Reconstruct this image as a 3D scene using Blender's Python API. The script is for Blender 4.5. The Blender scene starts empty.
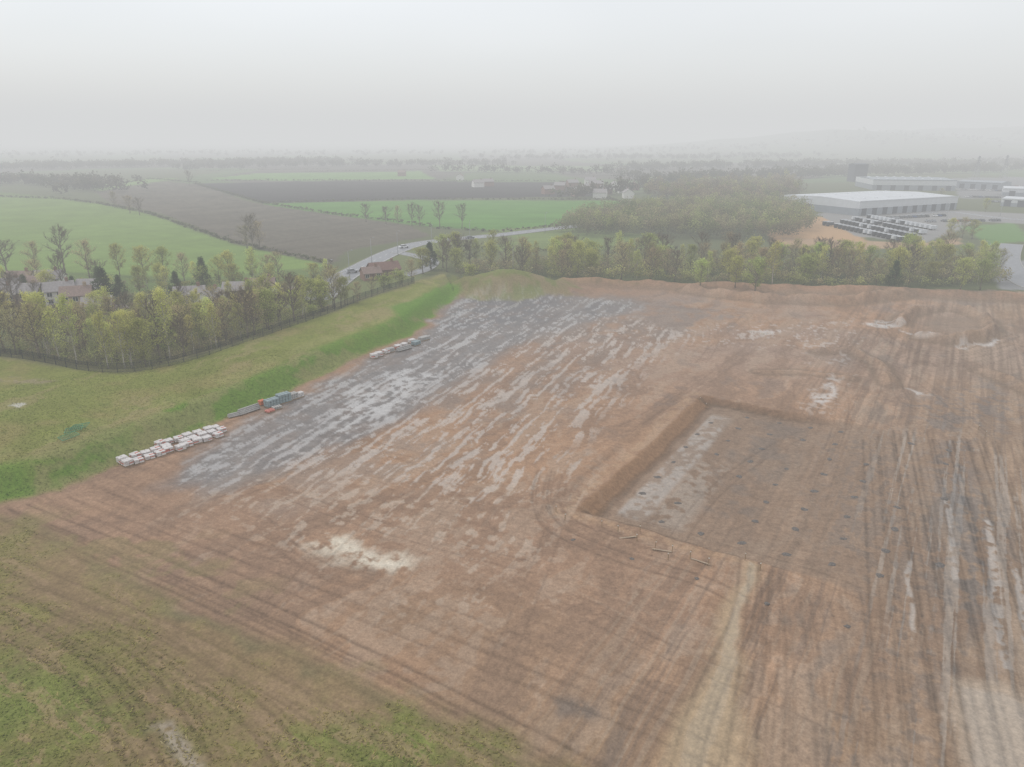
import bpy, math, random, numpy as np
from mathutils import Vector, Matrix
random.seed(7); rng=np.random.default_rng(7)
F=709.0; H=45.0; HV=138.0; TH=math.atan((383.5-HV)/F)
cT,sT=math.cos(TH),math.sin(TH)
scene=bpy.context.scene
COL=scene.collection

# ------------------------------------------------------------------ helpers
def G(u,v,h=0.0):
    t=(383.5-v)/F
    dx=(u-512)/F; dy=cT+t*sT; dz=-sT+t*cT
    s=(H-h)/(-dz)
    return (dx*s,dy*s)
def GP(pts): return np.array([G(*p) for p in pts])
def S(t):
    t=np.clip(t,0,1); return t*t*(3-2*t)
def cs(n,a,b): return S((n-a)/(b-a))
def vnoise(x,y,seed=0):
    x=np.asarray(x,float);y=np.asarray(y,float)
    ix=np.floor(x).astype(np.int64);iy=np.floor(y).astype(np.int64)
    fx=x-ix;fy=y-iy
    fx=fx*fx*(3-2*fx);fy=fy*fy*(3-2*fy)
    def h(a,b):
        n=(a*374761393+b*668265263+seed*144269504)&0xffffffff
        n=((n^(n>>13))*1274126177)&0xffffffff
        n=n^(n>>16)
        return (n&0xffffff)/float(0xffffff)
    return (h(ix,iy)*(1-fx)+h(ix+1,iy)*fx)*(1-fy)+(h(ix,iy+1)*(1-fx)+h(ix+1,iy+1)*fx)*fy
def fbm(x,y,oc=4,seed=0):
    s=0;a=1;tot=0
    for i in range(oc):
        s=s+a*vnoise(x*2**i+i*17.3,y*2**i-i*9.1,seed+i*7);tot+=a;a*=.55
    return s/tot
def dseg(x,y,a,b):
    ax,ay=a;bx,by=b
    dx,dy=bx-ax,by-ay;L=dx*dx+dy*dy+1e-9
    t=np.clip(((x-ax)*dx+(y-ay)*dy)/L,0,1)
    return np.hypot(x-ax-t*dx,y-ay-t*dy)
def dpoly(x,y,P):
    d=np.full(np.shape(x),1e9)
    for i in range(len(P)-1): d=np.minimum(d,dseg(x,y,P[i],P[i+1]))
    return d
def inside(x,y,P):
    r=np.zeros(np.shape(x),bool);n=len(P)
    for i in range(n):
        x1,y1=P[i];x2,y2=P[(i+1)%n]
        if y1==y2: continue
        c=((y1>y)!=(y2>y))&(x<(x2-x1)*(y-y1)/(y2-y1)+x1)
        r^=c
    return r
def sdf(x,y,P):
    d=dpoly(x,y,np.vstack([P,P[:1]]))
    return np.where(inside(x,y,P),d,-d)

# ------------------------------------------------------------------ terrain
E_px=[(-420,640),(-150,530),(0,503),(60,490),(110,468),(230,417),(300,386),(350,361),(410,336),(432,318),(455,298)]
F_px=[(-420,345),(-200,352),(0,372),(90,387),(140,388),(230,363),(330,325),(420,292),(445,284)]
E=GP(E_px);FE=GP(F_px)
BANK=np.vstack([E,FE[::-1]])
C0=np.array(G(575,510));
U=np.array(G(700,395))-C0; ULEN=np.linalg.norm(U);U/=ULEN
V=np.array([U[1],-U[0]])
A0=np.array(G(120,470));A=np.array(G(430,320))-A0;A/=np.linalg.norm(A);B=np.array([A[1],-A[0]])
MND=np.array(G(505,291))
BUND=GP([(565,284),(640,285),(700,288),(860,292),(1024,300),(1250,318)])
RIDGES=[(GP([(900,324),(905,317),(918,312),(940,309),(965,312),(985,320),(992,331),(975,339),(945,343),(920,338)]),1.9,1.5),
        (GP([(690,292),(760,300),(840,303),(900,296)]),2.2,2.4),
        (GP([(820,352),(850,350),(880,365),(890,385)]),.9,1.2),
        (GP([(760,372),(800,372),(850,378)]),.4,1.0),
        (GP([(548,508),(600,458),(650,425),(690,398)]),.22,.8),
        (GP([(985,372),(1005,380),(1040,396)]),.9,1.5),
        (GP([(600,533),(660,552),(735,566),(762,566)]),.2,.6)]
def hfun(x,y):
    x=np.asarray(x,float);y=np.asarray(y,float)
    z=np.zeros(x.shape)
    far_=(y>1500)
    if far_.any():
        xf=x[far_];yf=y[far_]
        z[far_]=85*np.exp(-((yf-3000)/900)**2)*S((xf-150)/1600)*(1-.35*S((xf-1900)/900))*(.4+1.2*fbm(xf/380,yf/900,4,61))
    near=(y<420)&(y>-60)&(np.abs(x)<420)
    if not near.any(): return z
    xx=x[near];yy=y[near]
    ins=inside(xx,yy,BANK);dE=dpoly(xx,yy,E);dF=dpoly(xx,yy,FE)
    top=3.5+1.2*(fbm(xx/25,yy/25,3,5)-.5)
    prof=.80*S(dE/5.5)+.20*S((dE-4)/12)
    zz=np.where(ins,top*prof,np.where(dF<dE,top*prof*(1-S(dF/12)),0))
    m=np.array([xx-MND[0],yy-MND[1]]);mw=(fbm(xx/7,yy/7,3,15)-.5)
    zz=np.maximum(zz,(6.6+2.0*mw)*np.exp(-((m[0]/17+mw*.3)**2+(m[1]/10+mw*.25)**2)**1.2))
    d=dpoly(xx,yy,BUND);zz+=2.0*np.exp(-(d/3.2)**2)*(.3+1.4*fbm(xx/9,yy/9,3,9))
    for P,hh,w in RIDGES:
        d=dpoly(xx,yy,P);zz+=hh*np.exp(-(d/w)**2)*(.4+1.2*fbm(xx/4,yy/4,3,11))
    u=(xx-C0[0])*U[0]+(yy-C0[1])*U[1];v=(xx-C0[0])*V[0]+(yy-C0[1])*V[1]
    wob=(fbm(xx/4,yy/4,3,71)-.5)*1.1
    zz-=.95*S((u+wob)/1.5)*S((v+wob)/2.4)*S((ULEN-u+wob)/1.5)*(1-S((v-16)/16))
    fade=1-S((yy-235)/30)
    zz+=fade*((fbm(xx/9,yy/9,3,3)-.5)*.35+(fbm(xx/1.6,yy/1.6,3,4)-.5)*.09)
    z[near]=zz
    return z
def put(u,v):
    h=0.
    for _ in range(8):
        x,y=G(u,v,h); h=float(hfun(np.array([x]),np.array([y]))[0])
    return x,y,h
def hz(x,y): return float(hfun(np.array([x]),np.array([y]))[0])

# ------------------------------------------------------------------ material helpers
MATS={}
def mat(name,col,rough=.85,var=.25,scale=2.0,metal=0.0,spec=.3):
    if name in MATS: return MATS[name]
    m=bpy.data.materials.new(name);m.use_nodes=True
    nt=m.node_tree;b=nt.nodes['Principled BSDF']
    b.inputs['Roughness'].default_value=rough;b.inputs['Metallic'].default_value=metal
    b.inputs['Specular IOR Level'].default_value=spec
    tc=nt.nodes.new('ShaderNodeTexCoord');n=nt.nodes.new('ShaderNodeTexNoise')
    n.inputs['Scale'].default_value=scale;n.inputs['Detail'].default_value=4
    r=nt.nodes.new('ShaderNodeValToRGB')
    c=np.array(col)
    r.color_ramp.elements[0].position=.3;r.color_ramp.elements[1].position=.7
    r.color_ramp.elements[0].color=(*(c*(1-var)),1);r.color_ramp.elements[1].color=(*np.minimum(c*(1+var),.95),1)
    nt.links.new(tc.outputs['Object'],n.inputs['Vector']);nt.links.new(n.outputs['Fac'],r.inputs['Fac'])
    nt.links.new(r.outputs['Color'],b.inputs['Base Color'])
    MATS[name]=m;return m
def leafmat(name,trans=.4):
    m=bpy.data.materials.new(name);m.use_nodes=True;nt=m.node_tree
    nt.nodes.remove(nt.nodes['Principled BSDF'])
    out=nt.nodes['Material Output']
    at=nt.nodes.new('ShaderNodeAttribute');at.attribute_name='tint'
    oi=nt.nodes.new('ShaderNodeObjectInfo')
    hs=nt.nodes.new('ShaderNodeHueSaturation')
    mr=nt.nodes.new('ShaderNodeMapRange');mr.inputs[3].default_value=.475;mr.inputs[4].default_value=.525
    mv=nt.nodes.new('ShaderNodeMapRange');mv.inputs[3].default_value=.76;mv.inputs[4].default_value=1.2
    mm=nt.nodes.new('ShaderNodeMath');mm.operation='MULTIPLY';mm.inputs[1].default_value=7.31
    mf=nt.nodes.new('ShaderNodeMath');mf.operation='FRACT'
    nt.links.new(oi.outputs['Random'],mr.inputs[0]);nt.links.new(oi.outputs['Random'],mm.inputs[0])
    nt.links.new(mm.outputs[0],mf.inputs[0]);nt.links.new(mf.outputs[0],mv.inputs[0])
    nt.links.new(mr.outputs[0],hs.inputs['Hue']);nt.links.new(mv.outputs[0],hs.inputs['Value'])
    nt.links.new(at.outputs['Color'],hs.inputs['Color'])
    d=nt.nodes.new('ShaderNodeBsdfDiffuse');t=nt.nodes.new('ShaderNodeBsdfTranslucent');mx=nt.nodes.new('ShaderNodeMixShader')
    mx.inputs[0].default_value=trans
    for s in (d,t): nt.links.new(hs.outputs['Color'],s.inputs['Color'])
    nt.links.new(d.outputs[0],mx.inputs[1]);nt.links.new(t.outputs[0],mx.inputs[2]);nt.links.new(mx.outputs[0],out.inputs['Surface'])
    return m
LEAF=leafmat('leaf_material')
BARK=mat('bark_material',(.19,.16,.12),.95,.3,3)
BIRCH=mat('birch_bark_material',(.42,.39,.33),.9,.45,4)

def mesh_from(name,verts,faces,m=None,smooth=False,tint=None):
    me=bpy.data.meshes.new(name);me.from_pydata([tuple(v) for v in verts],[],[tuple(f) for f in faces])
    if m: me.materials.append(m)
    if smooth: me.polygons.foreach_set('use_smooth',[True]*len(me.polygons))
    if tint is not None:
        a=me.color_attributes.new('tint','FLOAT_COLOR','POINT')
        c=np.ones((len(verts),4));c[:,:3]=tint;a.data.foreach_set('color',c.ravel())
    me.update();return me
def quads_mesh(name,V4,tint,m):
    n=len(V4);me=bpy.data.meshes.new(name)
    me.vertices.add(n*4);me.vertices.foreach_set('co',V4.reshape(-1))
    me.loops.add(n*4);me.loops.foreach_set('vertex_index',np.arange(n*4,dtype=np.int32))
    me.polygons.add(n);me.polygons.foreach_set('loop_start',np.arange(0,n*4,4,dtype=np.int32))
    me.update(calc_edges=True)
    a=me.color_attributes.new('tint','FLOAT_COLOR','POINT')
    c=np.ones((n*4,4));c[:,:3]=np.repeat(tint,4,axis=0);a.data.foreach_set('color',c.ravel())
    me.materials.append(m);return me
def obj(name,data,loc=(0,0,0),rot=0.,parent=None,scale=None,**props):
    o=bpy.data.objects.new(name,data);COL.objects.link(o)
    o.location=loc
    if isinstance(rot,(tuple,list)): o.rotation_euler=rot
    else: o.rotation_euler=(0,0,rot)
    if scale is not None: o.scale=scale if isinstance(scale,(tuple,list)) else (scale,)*3
    if parent: o.parent=parent
    for k,v in props.items(): o[k]=v
    return o
class MB:
    def __init__(s): s.v=[];s.f=[]
    def box(s,x0,x1,y0,y1,z0,z1):
        b=len(s.v);s.v+=[(x0,y0,z0),(x1,y0,z0),(x1,y1,z0),(x0,y1,z0),(x0,y0,z1),(x1,y0,z1),(x1,y1,z1),(x0,y1,z1)]
        s.f+=[(b,b+3,b+2,b+1),(b+4,b+5,b+6,b+7),(b,b+1,b+5,b+4),(b+1,b+2,b+6,b+5),(b+2,b+3,b+7,b+6),(b+3,b,b+4,b+7)];return s
    def rbox(s,x0,x1,y0,y1,z0,z1,r,j=0):
        b=len(s.v)
        L=[(z0,r),(z0+r,0),(z1-r,0),(z1,r)]
        for z,i in L:
            for (x,y) in [(x0+i+r*.5,y0+i),(x1-i-r*.5,y0+i),(x1-i,y0+i+r*.5),(x1-i,y1-i-r*.5),(x1-i-r*.5,y1-i),(x0+i+r*.5,y1-i),(x0+i,y1-i-r*.5),(x0+i,y0+i+r*.5)]:
                s.v.append((x+random.uniform(-j,j),y+random.uniform(-j,j),z+random.uniform(-j,j)))
        for k in range(3):
            for i in range(8):
                a=b+k*8+i;c=b+k*8+(i+1)%8;s.f.append((a,c,c+8,a+8))
        s.f.append(tuple(b+7-i for i in range(8)));s.f.append(tuple(b+24+i for i in range(8)));return s
    def tube(s,pts,rad,n=5):
        b=len(s.v)
        pts=[Vector(p) for p in pts]
        for i,p in enumerate(pts):
            d=(pts[min(i+1,len(pts)-1)]-pts[max(i-1,0)]);
            if d.length<1e-6: d=Vector((0,0,1))
            d.normalize();a=d.orthogonal().normalized();c=d.cross(a)
            r=rad[i] if hasattr(rad,'__len__') else rad
            for k in range(n):
                th=2*math.pi*k/n;q=p+(a*math.cos(th)+c*math.sin(th))*r;s.v.append(tuple(q))
        for i in range(len(pts)-1):
            for k in range(n):
                s.f.append((b+i*n+k,b+i*n+(k+1)%n,b+(i+1)*n+(k+1)%n,b+(i+1)*n+k))
        s.f.append(tuple(b+k for k in range(n))[::-1]);s.f.append(tuple(b+(len(pts)-1)*n+k for k in range(n)));return s
    def poly(s,vs,fs):
        b=len(s.v);s.v+=vs;s.f+=[tuple(b+i for i in f) for f in fs];return s
    def mesh(s,name,m,smooth=False): return mesh_from(name,s.v,s.f,m,smooth)

# ------------------------------------------------------------------ ground mesh
az_f=np.radians(np.linspace(-44,44,1240));az_b=np.radians(np.linspace(44,316,80)[1:-1])
AZ=np.concatenate([az_f,az_b])
dep=np.concatenate([np.radians(np.arange(62,1.2,-.080)),np.radians(np.geomspace(1.2,.34,34)[1:])])
R=np.concatenate([[.02,4,9,14,19],H/np.tan(dep)])
nr,nc=len(R),len(AZ)
RR,AA=np.meshgrid(R,AZ,indexing='ij')
X=(RR*np.sin(AA)).ravel();Y=(RR*np.cos(AA)).ravel()
Z=hfun(X,Y)
N=len(X)
Cc=np.empty((N,3));Cc[:]=(.11,.125,.06)
rough=np.full(N,.95);grass=np.zeros(N)
wx=(fbm(X/5,Y/5,3,21)-.5);wy=(fbm(X/5,Y/5,3,22)-.5)
n1=fbm(X/16,Y/16,4,31);n2=fbm(X/4,Y/4,4,32);n3=fbm(X/1.1,Y/1.1,3,33);n4=fbm(X/.4,Y/.4,2,35)
nbig=fbm(X/60,Y/60,3,34)
u=(X-C0[0])*U[0]+(Y-C0[1])*U[1];v=(X-C0[0])*V[0]+(Y-C0[1])*V[1]
a=(X-A0[0])*A[0]+(Y-A0[1])*A[1];b=(X-A0[0])*B[0]+(Y-A0[1])*B[1]
sU=fbm(u/16+wx*.5,v/.8+wy*1.0,4,41);sU2=fbm(u/8+wx,v/2.2+wy,4,46)
rut=fbm(u/34+wx*.25,v/.5+wy*.7,3,48)
sV=fbm(u/.9+wx*1.0,v/14,4,42)
sA=fbm(a/7+wx*1.2,b/.75+wy*1.8,5,43)
sAb=fbm(a/14+wx*1.2,b/4.5+wy*1.3,4,44)
film=fbm(u/14+wx*1.2,v/3.5+wy*1.5,5,49)
def paint(m,c,k=1.0):
    m=np.clip(m*k,0,1)[:,None];Cc[:]=Cc*(1-m)+np.array(c)*m
def region(px,soft=1.5,warp=0.,world=False):
    P=px if world else GP(px)
    out=np.zeros(N)
    mg=soft+abs(warp)*2
    bb=(X>P[:,0].min()-mg)&(X<P[:,0].max()+mg)&(Y>P[:,1].min()-mg)&(Y<P[:,1].max()+mg)
    if bb.any():
        d=sdf(X[bb]+wx[bb]*warp*2,Y[bb]+wy[bb]*warp*2,P)
        out[bb]=S(.5+d/(2*soft))
    return out
def fieldtex(c,k=.12,dirx=1,diry=0,sp=3.0):
    c=np.array(c);st=fbm((X*dirx+Y*diry)/60,(X*-diry+Y*dirx)/sp,3,77)
    return c[None,:]*(1+k*(n1-.5)*2+k*(st-.5)*2)[:,None]
def paintv(m,cv):
    m=np.clip(m,0,1)[:,None];Cc[:]=Cc*(1-m)+cv*m
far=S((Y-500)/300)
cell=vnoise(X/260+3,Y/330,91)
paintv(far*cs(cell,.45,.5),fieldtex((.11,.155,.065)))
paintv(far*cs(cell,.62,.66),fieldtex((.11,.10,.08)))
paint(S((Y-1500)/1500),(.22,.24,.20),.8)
paint(region([(-900,230),(-300,195),(0,192),(60,198),(100,204),(150,215),(230,243),(290,257),(330,266),(300,282),(200,290),(0,300),(-900,420)],3,3),(.12,.17,.05))
FG=fieldtex((.155,.235,.055),.14,.6,.8,2.5)
paintv(region([(-900,210),(-300,200),(0,197),(60,199),(100,204),(150,214),(230,243),(290,257),(330,266),(200,278),(0,270),(-900,320)],2,2),FG)
PB=fieldtex((.12,.105,.078),.25,.5,.86,2.0)
paintv(region([(95,192),(150,181),(200,184),(250,202),(320,213),(410,226),(432,236),(350,250),(332,264),(290,256),(230,241),(160,213),(110,203)],2,2),PB)
paintv(region([(262,204),(420,200),(620,201),(645,209),(560,225),(500,231),(430,227),(330,214)],2,2),fieldtex((.095,.22,.037),.14,1,.1,3))
paintv(region([(195,184),(300,181),(560,182),(600,196),(420,199.5),(262,203)],2,3),fieldtex((.04,.036,.034),.2,1,.1,5))
paintv(region([(205,179),(260,173),(420,171),(435,179),(300,181)],4,3),fieldtex((.14,.25,.07)))
paintv(region([(85,186),(150,178),(180,178),(100,191)],4,3),fieldtex((.16,.25,.07)))
paintv(region([(640,177),(720,176),(725,185),(650,186)],4,3),fieldtex((.16,.24,.08)))
paintv(region([(430,165),(620,166),(600,172),(440,171)],6,3),fieldtex((.16,.22,.10)))
paintv(region([(500,229),(560,226),(660,236),(680,252),(560,256),(440,246)],2,2),fieldtex((.15,.20,.065),.2))
paint(region([(400,262),(540,250),(700,250),(700,262),(560,270),(430,278)],2,3),(.12,.135,.06))
paint(region([(330,300),(330,272),(400,246),(500,232),(520,240),(430,262),(420,284),(370,300)],2,2),(.14,.16,.065))
paint(region([(768,224),(830,215),(855,230),(868,243),(800,247),(772,243)],2,2),(.44,.28,.15))
paint(region([(815,213),(960,210),(1040,214),(1040,224),(980,222),(925,243),(855,236)],1,1),(.25,.245,.235))
paint(region([(780,237),(860,241),(925,243),(960,238),(960,244),(860,250),(790,248)],1.5,2),(.38,.26,.16))
paint(region([(950,178),(1100,176),(1100,200),(960,198)],2,2),(.2,.2,.2))
paint(region([(960,226),(1015,223),(1030,240),(990,246)],2,2),(.12,.22,.06))
paint(region([(985,262),(1080,258),(1100,292),(1000,289)],1,1),(.24,.24,.24))
paint(region([(-500,330),(0,300),(140,292),(320,280),(320,318),(180,345),(0,350),(-500,380)],3,3),(.15,.165,.075))
paint(region([(170,286),(280,284),(300,292),(200,305)],1.5,2),(.14,.21,.065))
# grass bank
bankm=region(BANK,.8,1.2,world=True)
dE=dpoly(X,Y,E)*(1);dFn=dpoly(X,Y,FE)
gcol=np.array((.19,.205,.052))[None,:]*(.80+.36*n2)[:,None]
paintv(bankm,gcol)
paint(bankm*cs(n1,.46,.64)*.65,(.25,.205,.085))
slope=bankm*(1-S((dE-5.0)/3.0))
paint(slope*(.6+.4*cs(n2,.25,.5)),(.12,.205,.028),.95)
paint(bankm*S((dE-6)/2)*(1-S((dE-9)/3))*cs(n2,.3,.6),(.26,.255,.095),.5)
paint(bankm*cs(sAb,.54,.64)*.45,(.29,.23,.12))
paint(bankm*cs(n3*.6+n2*.4,.55,.7),(.11,.145,.033),.35)
grass=np.maximum(grass,bankm)
wf=region(np.vstack([FE,GP([(445,272),(330,305),(200,335),(0,350),(-420,330)])]),2,2,world=True)
paint(wf,(.17,.16,.075));grass=np.maximum(grass,wf)
mm=np.array([X-MND[0],Y-MND[1]]);mnd=1-S((np.sqrt((mm[0]/22)**2+(mm[1]/14)**2)+wx*.7-.8)/.3)
SITE=np.vstack([E,GP([(470,291),(560,286),(700,286),(860,289),(1024,291),(1400,300)]),[[260,20],[30,6],[0,12]],GP([(700,850),(545,767),(400,700),(300,655),(200,610),(100,562),(30,520),(-150,480),(-420,560)])])
sitem=region(SITE,1.0,1.5,world=True)
LOW=np.vstack([GP([(-420,560),(-150,480),(0,508),(30,517),(100,560),(200,610),(300,655),(400,700),(545,767),(700,850)]),[[20,6],[-60,-20],[-300,-20],[-300,60]]])
k1=cs(n1,.34,.66)[:,None]
base=np.array((.352,.218,.137))[None,:]*(1-k1)+np.array((.302,.192,.127))*k1
rt=S((v-18)/30)
base=base*(1-rt[:,None]*.8)+np.array((.290,.208,.143))*rt[:,None]*.8
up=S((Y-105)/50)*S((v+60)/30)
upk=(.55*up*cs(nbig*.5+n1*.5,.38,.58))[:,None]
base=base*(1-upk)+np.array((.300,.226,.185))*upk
base*=(.80+.22*n2+.18*n3)[:,None]
wU=S((v-5)/15);wV=S((8-u)/10)*(1-S((v-30)/20));wA=(1-S((b-18)/20))
st=.5+(sU-.5)*wU*.95+(sV-.5)*wV*(1-wU*.5)*.85+(sA-.5)*wA*.45
base*=(.62+.76*st)[:,None]
paintv(sitem,base)
paint(sitem*S((72-Y)/20)*cs(nbig+.3*(n1-.5),.3,.6),(.305,.212,.122),.5)
# wet films, their sheen painted as paler tan, and darker damp ground
paint(sitem*cs(film*.8+n3*.2,.52,.61)*S((v+45)/20),(.385,.29,.215),.38)
paint(sitem*cs(1-film*.8-n3*.2,.53,.63),(.21,.14,.097),.45)
paint(sitem*wU*cs(rut,.56,.66),(.18,.13,.097),.45)
paint(sitem*wU*cs(1-rut,.58,.68)*cs(n1,.35,.6),(.37,.29,.215),.35)
paint(sitem*wV*(1-wU)*cs(sV,.59,.68),(.215,.143,.095),.32)
# slate grey wet gravel along the bank, solid at the far end
gr=region([(456,299),(500,296),(630,299),(645,308),(590,322),(520,345),(462,382),(400,420),(340,450),(280,474),(215,490),(165,486),(205,447),(250,421),(306,393),(354,368),(413,341),(436,321)],3.0,2.5)
grk=gr*(.84+.16*cs(sAb*.5+n2*.5,.36,.5))
paintv(grk*.93,np.array((.188,.176,.170))[None,:]*(.66+.66*n3)[:,None])
gr1=region([(455,300),(560,297),(640,301),(600,314),(540,322),(470,326),(435,330)],4,4)
paint(gr1*cs(n2,.2,.45),(.145,.138,.138),.75)
gr2=region([(560,295),(700,298),(760,315),(700,335),(600,345),(520,360),(500,345),(560,320)],8,8)
paint(gr2*cs(n2*.4+sAb*.6,.33,.56),(.225,.192,.17),.7)
gr3=region([(200,475),(330,455),(450,385),(560,330),(640,330),(560,380),(480,440),(400,480),(280,505),(190,500)],6,6)
paint(gr3*cs(sAb*.6+n2*.4,.45,.6),(.25,.20,.165),.6)
# thin broken wet streaks, sky sheen painted in as pale colour
pr=region([(470,330),(560,318),(640,320),(700,335),(650,360),(610,405),(570,460),(500,500),(420,480),(330,478),(250,470),(330,415),(430,358)],6,6)
pal=pr*cs(sA*.66+sAb*.12+n3*.22,.525,.585)
paint(pal*(1-.6*gr),(.42,.355,.30),.68)
gp=gr*cs(sA*.7+n3*.3,.545,.60);paint(gp,(.33,.315,.30),.5)
gp2=region([(322,424),(350,392),(400,368),(425,376),(390,408),(350,434)],2.5,5)*cs(sA*.6+n3*.4,.43,.54);paint(gp2,(.42,.405,.385),.7)
pr2=region([(380,470),(560,460),(600,520),(500,600),(350,580),(180,520),(260,480)],8,8)
p2=pr2*cs(sA*.55+n3*.45,.54,.62);paint(p2,(.42,.325,.24),.55)
wp=region([(305,541),(340,541),(412,562),(402,574),(350,566),(312,553)],1.8,2.5)*cs(n3*.5+n4*.2+sA*.3,.34,.54);paint(wp,(.63,.57,.46),.85)
pr3=region([(600,330),(860,320),(860,350),(830,415),(800,410),(820,350),(700,345)],4,5)
p3=pr3*cs(sU2*.5+n3*.5,.56,.63);paint(p3,(.41,.34,.285),.6)
dk0=sitem*S((Y-95)/20)*(1-rt)*cs(n2*.4+sAb*.6,.57,.66);paint(dk0,(.21,.16,.13),.4)
# pit interior
wob=(fbm(X/4,Y/4,3,71)-.5)*1.1
pit=S(u+wob)*S(v+wob)*S(ULEN-u+wob)*(1-S((v-26)/22))
paintv(pit*.7,np.array((.235,.17,.122))[None,:]*(.70+.28*n3+.35*sU)[:,None])
vv_=v+wob;uu_=u+wob;ww_=ULEN-u+wob
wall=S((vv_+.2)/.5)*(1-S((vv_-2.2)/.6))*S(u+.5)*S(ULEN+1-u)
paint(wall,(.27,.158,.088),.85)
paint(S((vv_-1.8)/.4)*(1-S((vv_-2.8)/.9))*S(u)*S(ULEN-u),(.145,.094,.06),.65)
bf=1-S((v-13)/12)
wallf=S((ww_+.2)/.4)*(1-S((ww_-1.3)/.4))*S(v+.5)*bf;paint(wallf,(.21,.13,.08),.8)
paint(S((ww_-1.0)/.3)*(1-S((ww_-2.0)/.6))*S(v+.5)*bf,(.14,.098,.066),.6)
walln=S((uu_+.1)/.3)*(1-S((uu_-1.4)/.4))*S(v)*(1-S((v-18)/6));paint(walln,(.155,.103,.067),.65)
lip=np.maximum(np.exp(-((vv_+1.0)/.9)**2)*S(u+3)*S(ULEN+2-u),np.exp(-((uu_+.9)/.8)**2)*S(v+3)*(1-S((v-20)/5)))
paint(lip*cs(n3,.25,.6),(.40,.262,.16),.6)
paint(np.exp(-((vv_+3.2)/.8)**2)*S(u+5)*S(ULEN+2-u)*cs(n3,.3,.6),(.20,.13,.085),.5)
ppit=S((v-3.8)/.8)*(1-S((v-7.5)/1.2))*S((u-2.5)/2)*S((ULEN-5-u)/3)
p4=ppit*(.3+.7*cs(sU2*.5+n3*.5,.38,.52));paint(p4,(.36,.32,.28),.7)
ppit2=S((v-8)/.8)*(1-S((v-12)/2))*S((u-2)/3)*S((ULEN*.55-u)/5)
p42=ppit2*cs(sU2*.5+n3*.5,.46,.56);paint(p42,(.345,.29,.24),.6)
paint(S((v-10)/2)*(1-S((v-18)/3))*S((u-8)/3)*S((ULEN-3-u)/3)*cs(n2,.35,.6),(.165,.14,.12),.5)
# right hand wet tracks; pale water tones include painted sky reflection
rr=region([(880,430),(960,430),(1030,470),(1100,560),(1100,800),(880,800),(870,600)],4,4)
p5=rr*cs(rut*.75+n3*.15+n1*.10,.555,.625);paint(p5,(.37,.30,.235),.6)
dk=region([(820,430),(900,430),(990,600),(980,800),(840,800),(830,600)],5,5)*cs(sU*.5+n3*.5,.50,.60);paint(dk,(.155,.128,.108),.5)
dk2=sitem*cs(sU2*.5+n1*.5,.55,.65)*S((v-10)/15);paint(dk2,(.18,.147,.12),.48)
dk3=region([(930,440),(965,440),(1000,520),(1005,620),(965,640),(950,560)],3,3)*cs(n3*.5+sU*.5,.42,.56);paint(dk3,(.15,.14,.133),.65)
dk4=region([(905,400),(1000,372),(1030,420),(1000,440),(930,430)],3,4)*cs(n3*.5+n2*.5,.46,.58);paint(dk4,(.16,.145,.135),.55)
dk5=region([(560,700),(590,698),(610,712),(600,722),(570,722)],1,1.5)*cs(n3,.35,.55);paint(dk5,(.14,.12,.105),.6)
wash=region([(744,560),(753,566),(748,600),(738,640),(737,690),(748,800),(645,800),(678,720),(708,665),(728,610)],1.2,1.6);paint(wash*(.8+.2*sU),(.41,.30,.175),.82)
wash2=region([(748,562),(753,568),(742,620),(729,680),(708,767),(702,820),(674,820),(690,740),(716,670),(738,610)],.4,.8);paint(wash2,(.36,.27,.165),.9)
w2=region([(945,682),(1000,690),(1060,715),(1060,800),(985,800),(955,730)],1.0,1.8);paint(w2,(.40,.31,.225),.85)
w2b=region([(960,692),(1000,698),(1060,724),(1060,800),(1000,800),(972,740)],.3,1.3);paint(w2b,(.37,.295,.22),.95)  # muddy pool, colour lightened to stand in for reflected sky
w3=np.zeros(N)
for P_ in ([(983,520),(989,520),(1004,600),(1012,670),(1003,670),(994,600)],[(1010,560),(1016,560),(1040,660),(1030,660)],[(905,560),(909,560),(917,640),(912,640)],[(945,500),(949,500),(960,580),(954,580)]):
    w3=np.maximum(w3,region(P_,.2,.6)*cs(n3,.35,.5))
paint(w3,(.36,.30,.245),.85)
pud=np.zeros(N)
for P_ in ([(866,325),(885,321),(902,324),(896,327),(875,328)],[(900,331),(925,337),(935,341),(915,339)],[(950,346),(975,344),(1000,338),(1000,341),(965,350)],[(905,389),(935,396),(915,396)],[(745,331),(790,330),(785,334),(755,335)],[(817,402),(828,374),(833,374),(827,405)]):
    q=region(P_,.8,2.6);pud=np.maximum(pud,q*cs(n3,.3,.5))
paint(pud,(.46,.40,.345),.75)  # puddles painted pale to imitate the sky mirrored in them
dB=dpoly(X,Y,BUND);bm=np.exp(-(dB/4)**2);paint(bm*cs(n2,.3,.5),(.335,.205,.13),.9);paint(bm*cs(1-n2,.48,.6),(.21,.14,.09),.6)
paint(np.exp(-((dB-5)/2.2)**2)*sitem,(.20,.145,.10),.6)  # shadow line of the bund painted dark along its foot
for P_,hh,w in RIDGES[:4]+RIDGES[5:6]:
    d=dpoly(X,Y,P_);paint(np.exp(-(d/(w*1.1))**2)*cs(n3,.3,.7),(.335,.225,.15),.7);paint(np.exp(-((d-w*1.7)/(w*.6))**2)*sitem,(.18,.13,.09),.6)  # paler ridge soil, with shade beside each ridge painted darker
paint(region([(915,320),(940,315),(965,318),(978,326),(965,335),(930,333)],2,3),(.26,.19,.14),.7)
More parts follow.
